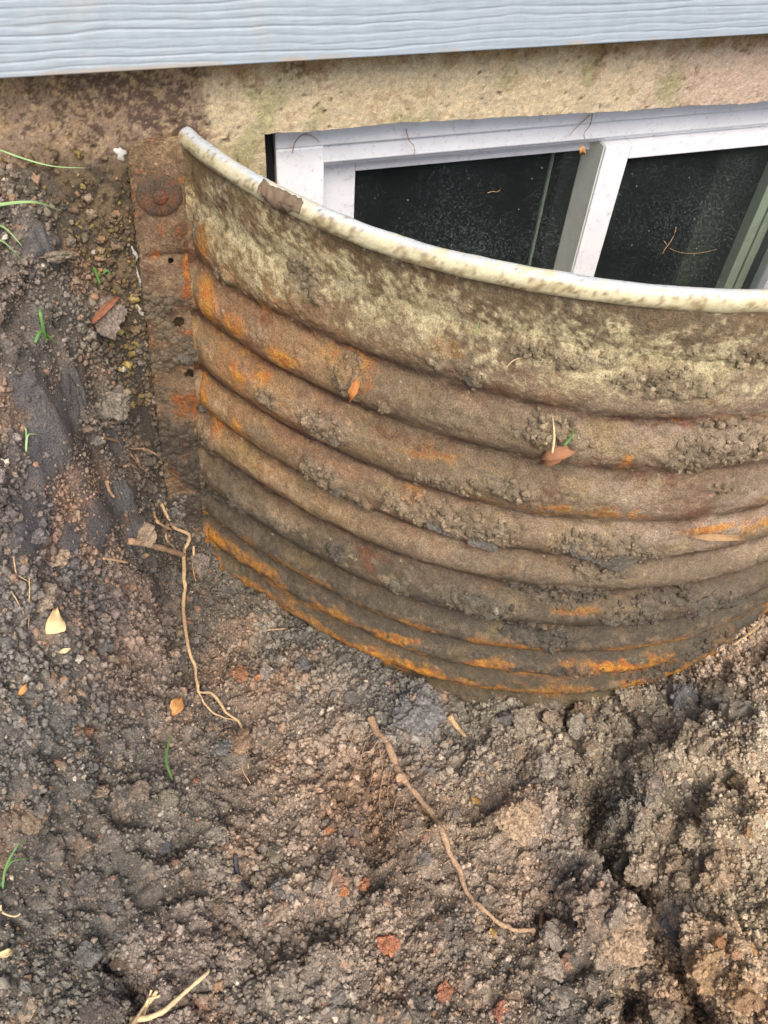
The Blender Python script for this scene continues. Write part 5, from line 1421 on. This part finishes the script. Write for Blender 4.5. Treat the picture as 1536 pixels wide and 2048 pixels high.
leaf(None, (((140, 1308), (120, 1314)), [(0, 3), (.5, 5), (1, 2)]), MAT_LEAF_PALE, 'tiny pale yellow leaf scrap below the pale pointed leaf', lift=.008)
leaf(None, (((1, 1920), (30, 1905)), [(0, 4), (.5, 8), (1, 2)]), MAT_LEAF_PALE, 'white leaf scrap at the left edge near the bottom', lift=.010)
place_clod((112, 518), 42, lin(158, 142, 122), 'smooth flat slab of tan clay on top of the left bank', name='clay_slab', flat=0.4, sink=0.3, big=CL_BIG[1])
place_clod((205, 632), 46, lin(128, 114, 102), 'tilted grey clay slab over the dark hollow on the left bank', name='clay_slab', flat=0.4, sink=0.25, big=CL_BIG[2], rot=(0.5, -0.5, 0.7))
leaf(None, (((195, 680), (242, 625)), [(0, 4), (.4, 7), (.8, 6), (1, 2)]), plain_mat('red_bark', lin(128, 84, 62), .85, 300, .3, .2), 'reddish bark strip lying on the tilted grey clay slab', lift=.026, curl=.2)
def wl(lift=0.004):
    def fn(p):
        s, z = onwell(p); return well_pt(s, z, lift)
    return fn
leaf(None, (((1085, 885), (1150, 868)), [(0, 6), (.3, 13), (.6, 15), (.85, 10), (1, 3)]), MAT_LEAF_BROWN, 'brown flat leaf scrap stuck on the well beside a green blade', where=wl(.009), curl=.03)
leaf(None, (((1082, 912), (1118, 895)), [(0, 6), (.5, 10), (1, 4)]), MAT_LEAF_BROWN, 'smaller brown leaf scrap stuck just below the flat one on the well', where=wl(.008), curl=.03)
leaf(None, (((728, 770), (738, 738)), [(0, 3), (.5, 9), (.8, 7), (1, 2)]), plain_mat('rust_chip', lin(168, 110, 62), .7, 200, .2, .3), 'bright orange rust chip on the ochre mud lump', 'rust_chip', 'rust chip', where=wl(.016), curl=.2)
leaf(None, (((1370, 1052), (1470, 1050)), [(0, 2), (.3, 7), (.7, 6), (1, 2)]), plain_mat('bark_strip', lin(150, 120, 86), .8, 200, .2, .25), 'pale brown bark strip stuck low on the right side of the well', 'bark_strip', 'bark strip', where=wl(.008), curl=.2)
leaf(None, (((1163, 292), (1166, 312)), [(0, 3), (.4, 6), (.8, 5), (1, 1)]), MAT_LEAF_TAN, 'tiny dry leaf curl caught at the top of the window mullion', where=lambda p: onwall(p, 1.03), curl=.3)

def blade(pts, w, mat, label, group=None, where=None, lift=0.012, name='grass_blade'):
    Q = np.array([where(p) if where else lifted(p, lift) for p in pts])
    if where is None:
        n = len(Q); Q[:, 2] += 0.012 * np.sin(np.linspace(0, np.pi, n))
    C = catmull(Q, 5); n = len(C); T = np.gradient(C, axis=0)
    V = []
    for i in range(n):
        vd = -C[i] / np.linalg.norm(C[i]); sd_ = np.cross(T[i], vd); sd_ /= max(np.linalg.norm(sd_), 1e-9)
        ww = w * depth_of(C[i]) / FOC * (1 - (i / (n - 1)) ** 2.2 * 0.9) * (0.6 + 0.4 * min(1, i / 3))
        V += [C[i] - sd_ * ww, C[i] - vd * ww * 0.6, C[i] + sd_ * ww]
    o = mesh_np(name, W(np.array(V)), grid_faces(n, 3), mat)
    m = o.modifiers.new('t', 'SOLIDIFY'); m.thickness = 0.0003
    tag(o, label, 'grass blade', group)
    return o
blade([(-20, 466), (40, 466), (95, 467), (142, 470)], 3.2, MAT_GRASS_PALE, 'level green grass blade reaching in from the left edge over the bank', lift=.03)
blade([(-20, 494), (20, 512), (62, 534)], 2.4, MAT_GRASS_PALE, 'pale grass blade slanting down at the left edge, upper of two', lift=.025)
blade([(-20, 524), (25, 535), (62, 556)], 2.2, MAT_GRASS_PALE, 'pale grass blade slanting down at the left edge, lower of two', lift=.025)
blade([(-10, 296), (50, 318), (110, 333), (178, 336)], 1.8, MAT_GRASS_PALE, 'long thin pale grass blade leaning against the stained concrete', where=lambda p: onwall(p, 0.975))
blade([(100, 700), (96, 665), (88, 632)], 3.4, MAT_GRASS, 'upright green blade rising from the left bank', lift=.012)
blade([(80, 700), (98, 698), (115, 702)], 3.4, MAT_GRASS, 'short flat green blade at the foot of the upright blade', lift=.012)
blade([(10, 715), (0, 695), (-10, 680)], 3, MAT_GRASS, 'green blade tip at the left edge beside the upright blade', lift=.012)
blade([(58, 915), (68, 895), (80, 878)], 2.4, MAT_GRASS_PALE, 'short pale blade leaning right on the smooth clay face', lift=.01)
blade([(62, 900), (60, 885), (56, 862)], 2.0, MAT_GRASS_PALE, 'short pale blade standing beside the one leaning right on clay', lift=.01)
blade([(205, 592), (203, 582), (200, 572)], 3, MAT_GRASS, 'tiny green blade near the muddy bark flap', lift=.02)
blade([(212, 572), (225, 577), (234, 582)], 2, MAT_GRASS, 'tiny thin green blade leaning right near the bark flap', lift=.02)
blade([(344, 1562), (339, 1530), (342, 1495), (350, 1468)], 2.6, MAT_GRASS, 'single bright green grass blade lying in the middle of the dig', lift=.008)
blade([(12, 1790), (25, 1750), (45, 1715), (58, 1688)], 2.6, MAT_GRASS, 'longer dark green blade at the left edge low down', lift=.012)
blade([(12, 1775), (35, 1745), (62, 1728)], 1.8, MAT_GRASS, 'thin green blade crossing the longer dark green blade', lift=.012)
root('root', [([(8, 1810), (12, 1830), (28, 1840), (48, 1828)], 2.4, 1.4, .008)], MAT_TWIG, 'pale curled root below the dark green blade at the left edge', 'root', 6)
blade([(1106, 868), (1110, 840), (1106, 812)], 2.6, MAT_TWIG, 'pale dry grass blade standing against the well', where=wl(.016), name='dry_grass_blade')
blade([(1128, 852), (1140, 842), (1148, 830)], 3, MAT_GRASS, 'green blade stuck to the mud lump on the well', where=wl(.02))
blade([(955, 660), (960, 642), (964, 628)], 1.5, MAT_GRASS_PALE, 'tiny pale blade on the dirt under the cream paint', where=wl(.006))
blade([(1015, 720), (1030, 706), (1048, 702)], 1.3, MAT_TWIG, 'tiny dry straw bent like a hook on the upper well', where=wl(.006), name='straw')
blade([(1262, 718), (1275, 716), (1284, 718)], 1.3, MAT_TWIG, 'tiny dry straw lying level on the upper well', where=wl(.006), name='straw')

# pale stones
for pix, rp, lab in [((697, 1235), 9, 'white pebble at the orange lower edge of the well'), ((568, 1318), 11, 'white pebble above the grey clod near the well edge'), ((160, 1320), 10, 'whitish stone on the dark soil at the left'), ((320, 1628), 7, 'white speck of stone beside the olive clod'),
                    ((1050, 1912), 6, 'white chip in the lower right soil'), ((570, 1730), 9, 'pinkish stone right of the light olive pebble'), ((250, 738), 8, 'white chip in the hollow left of the flange'), ((195, 500), 7, 'white chip on the soil left of the flange')]:
    o = place_clod(pix, rp, lin(214, 204, 186), lab, 'stone', name='stone', sink=.3, big=CL_SMALL[rp % 8])
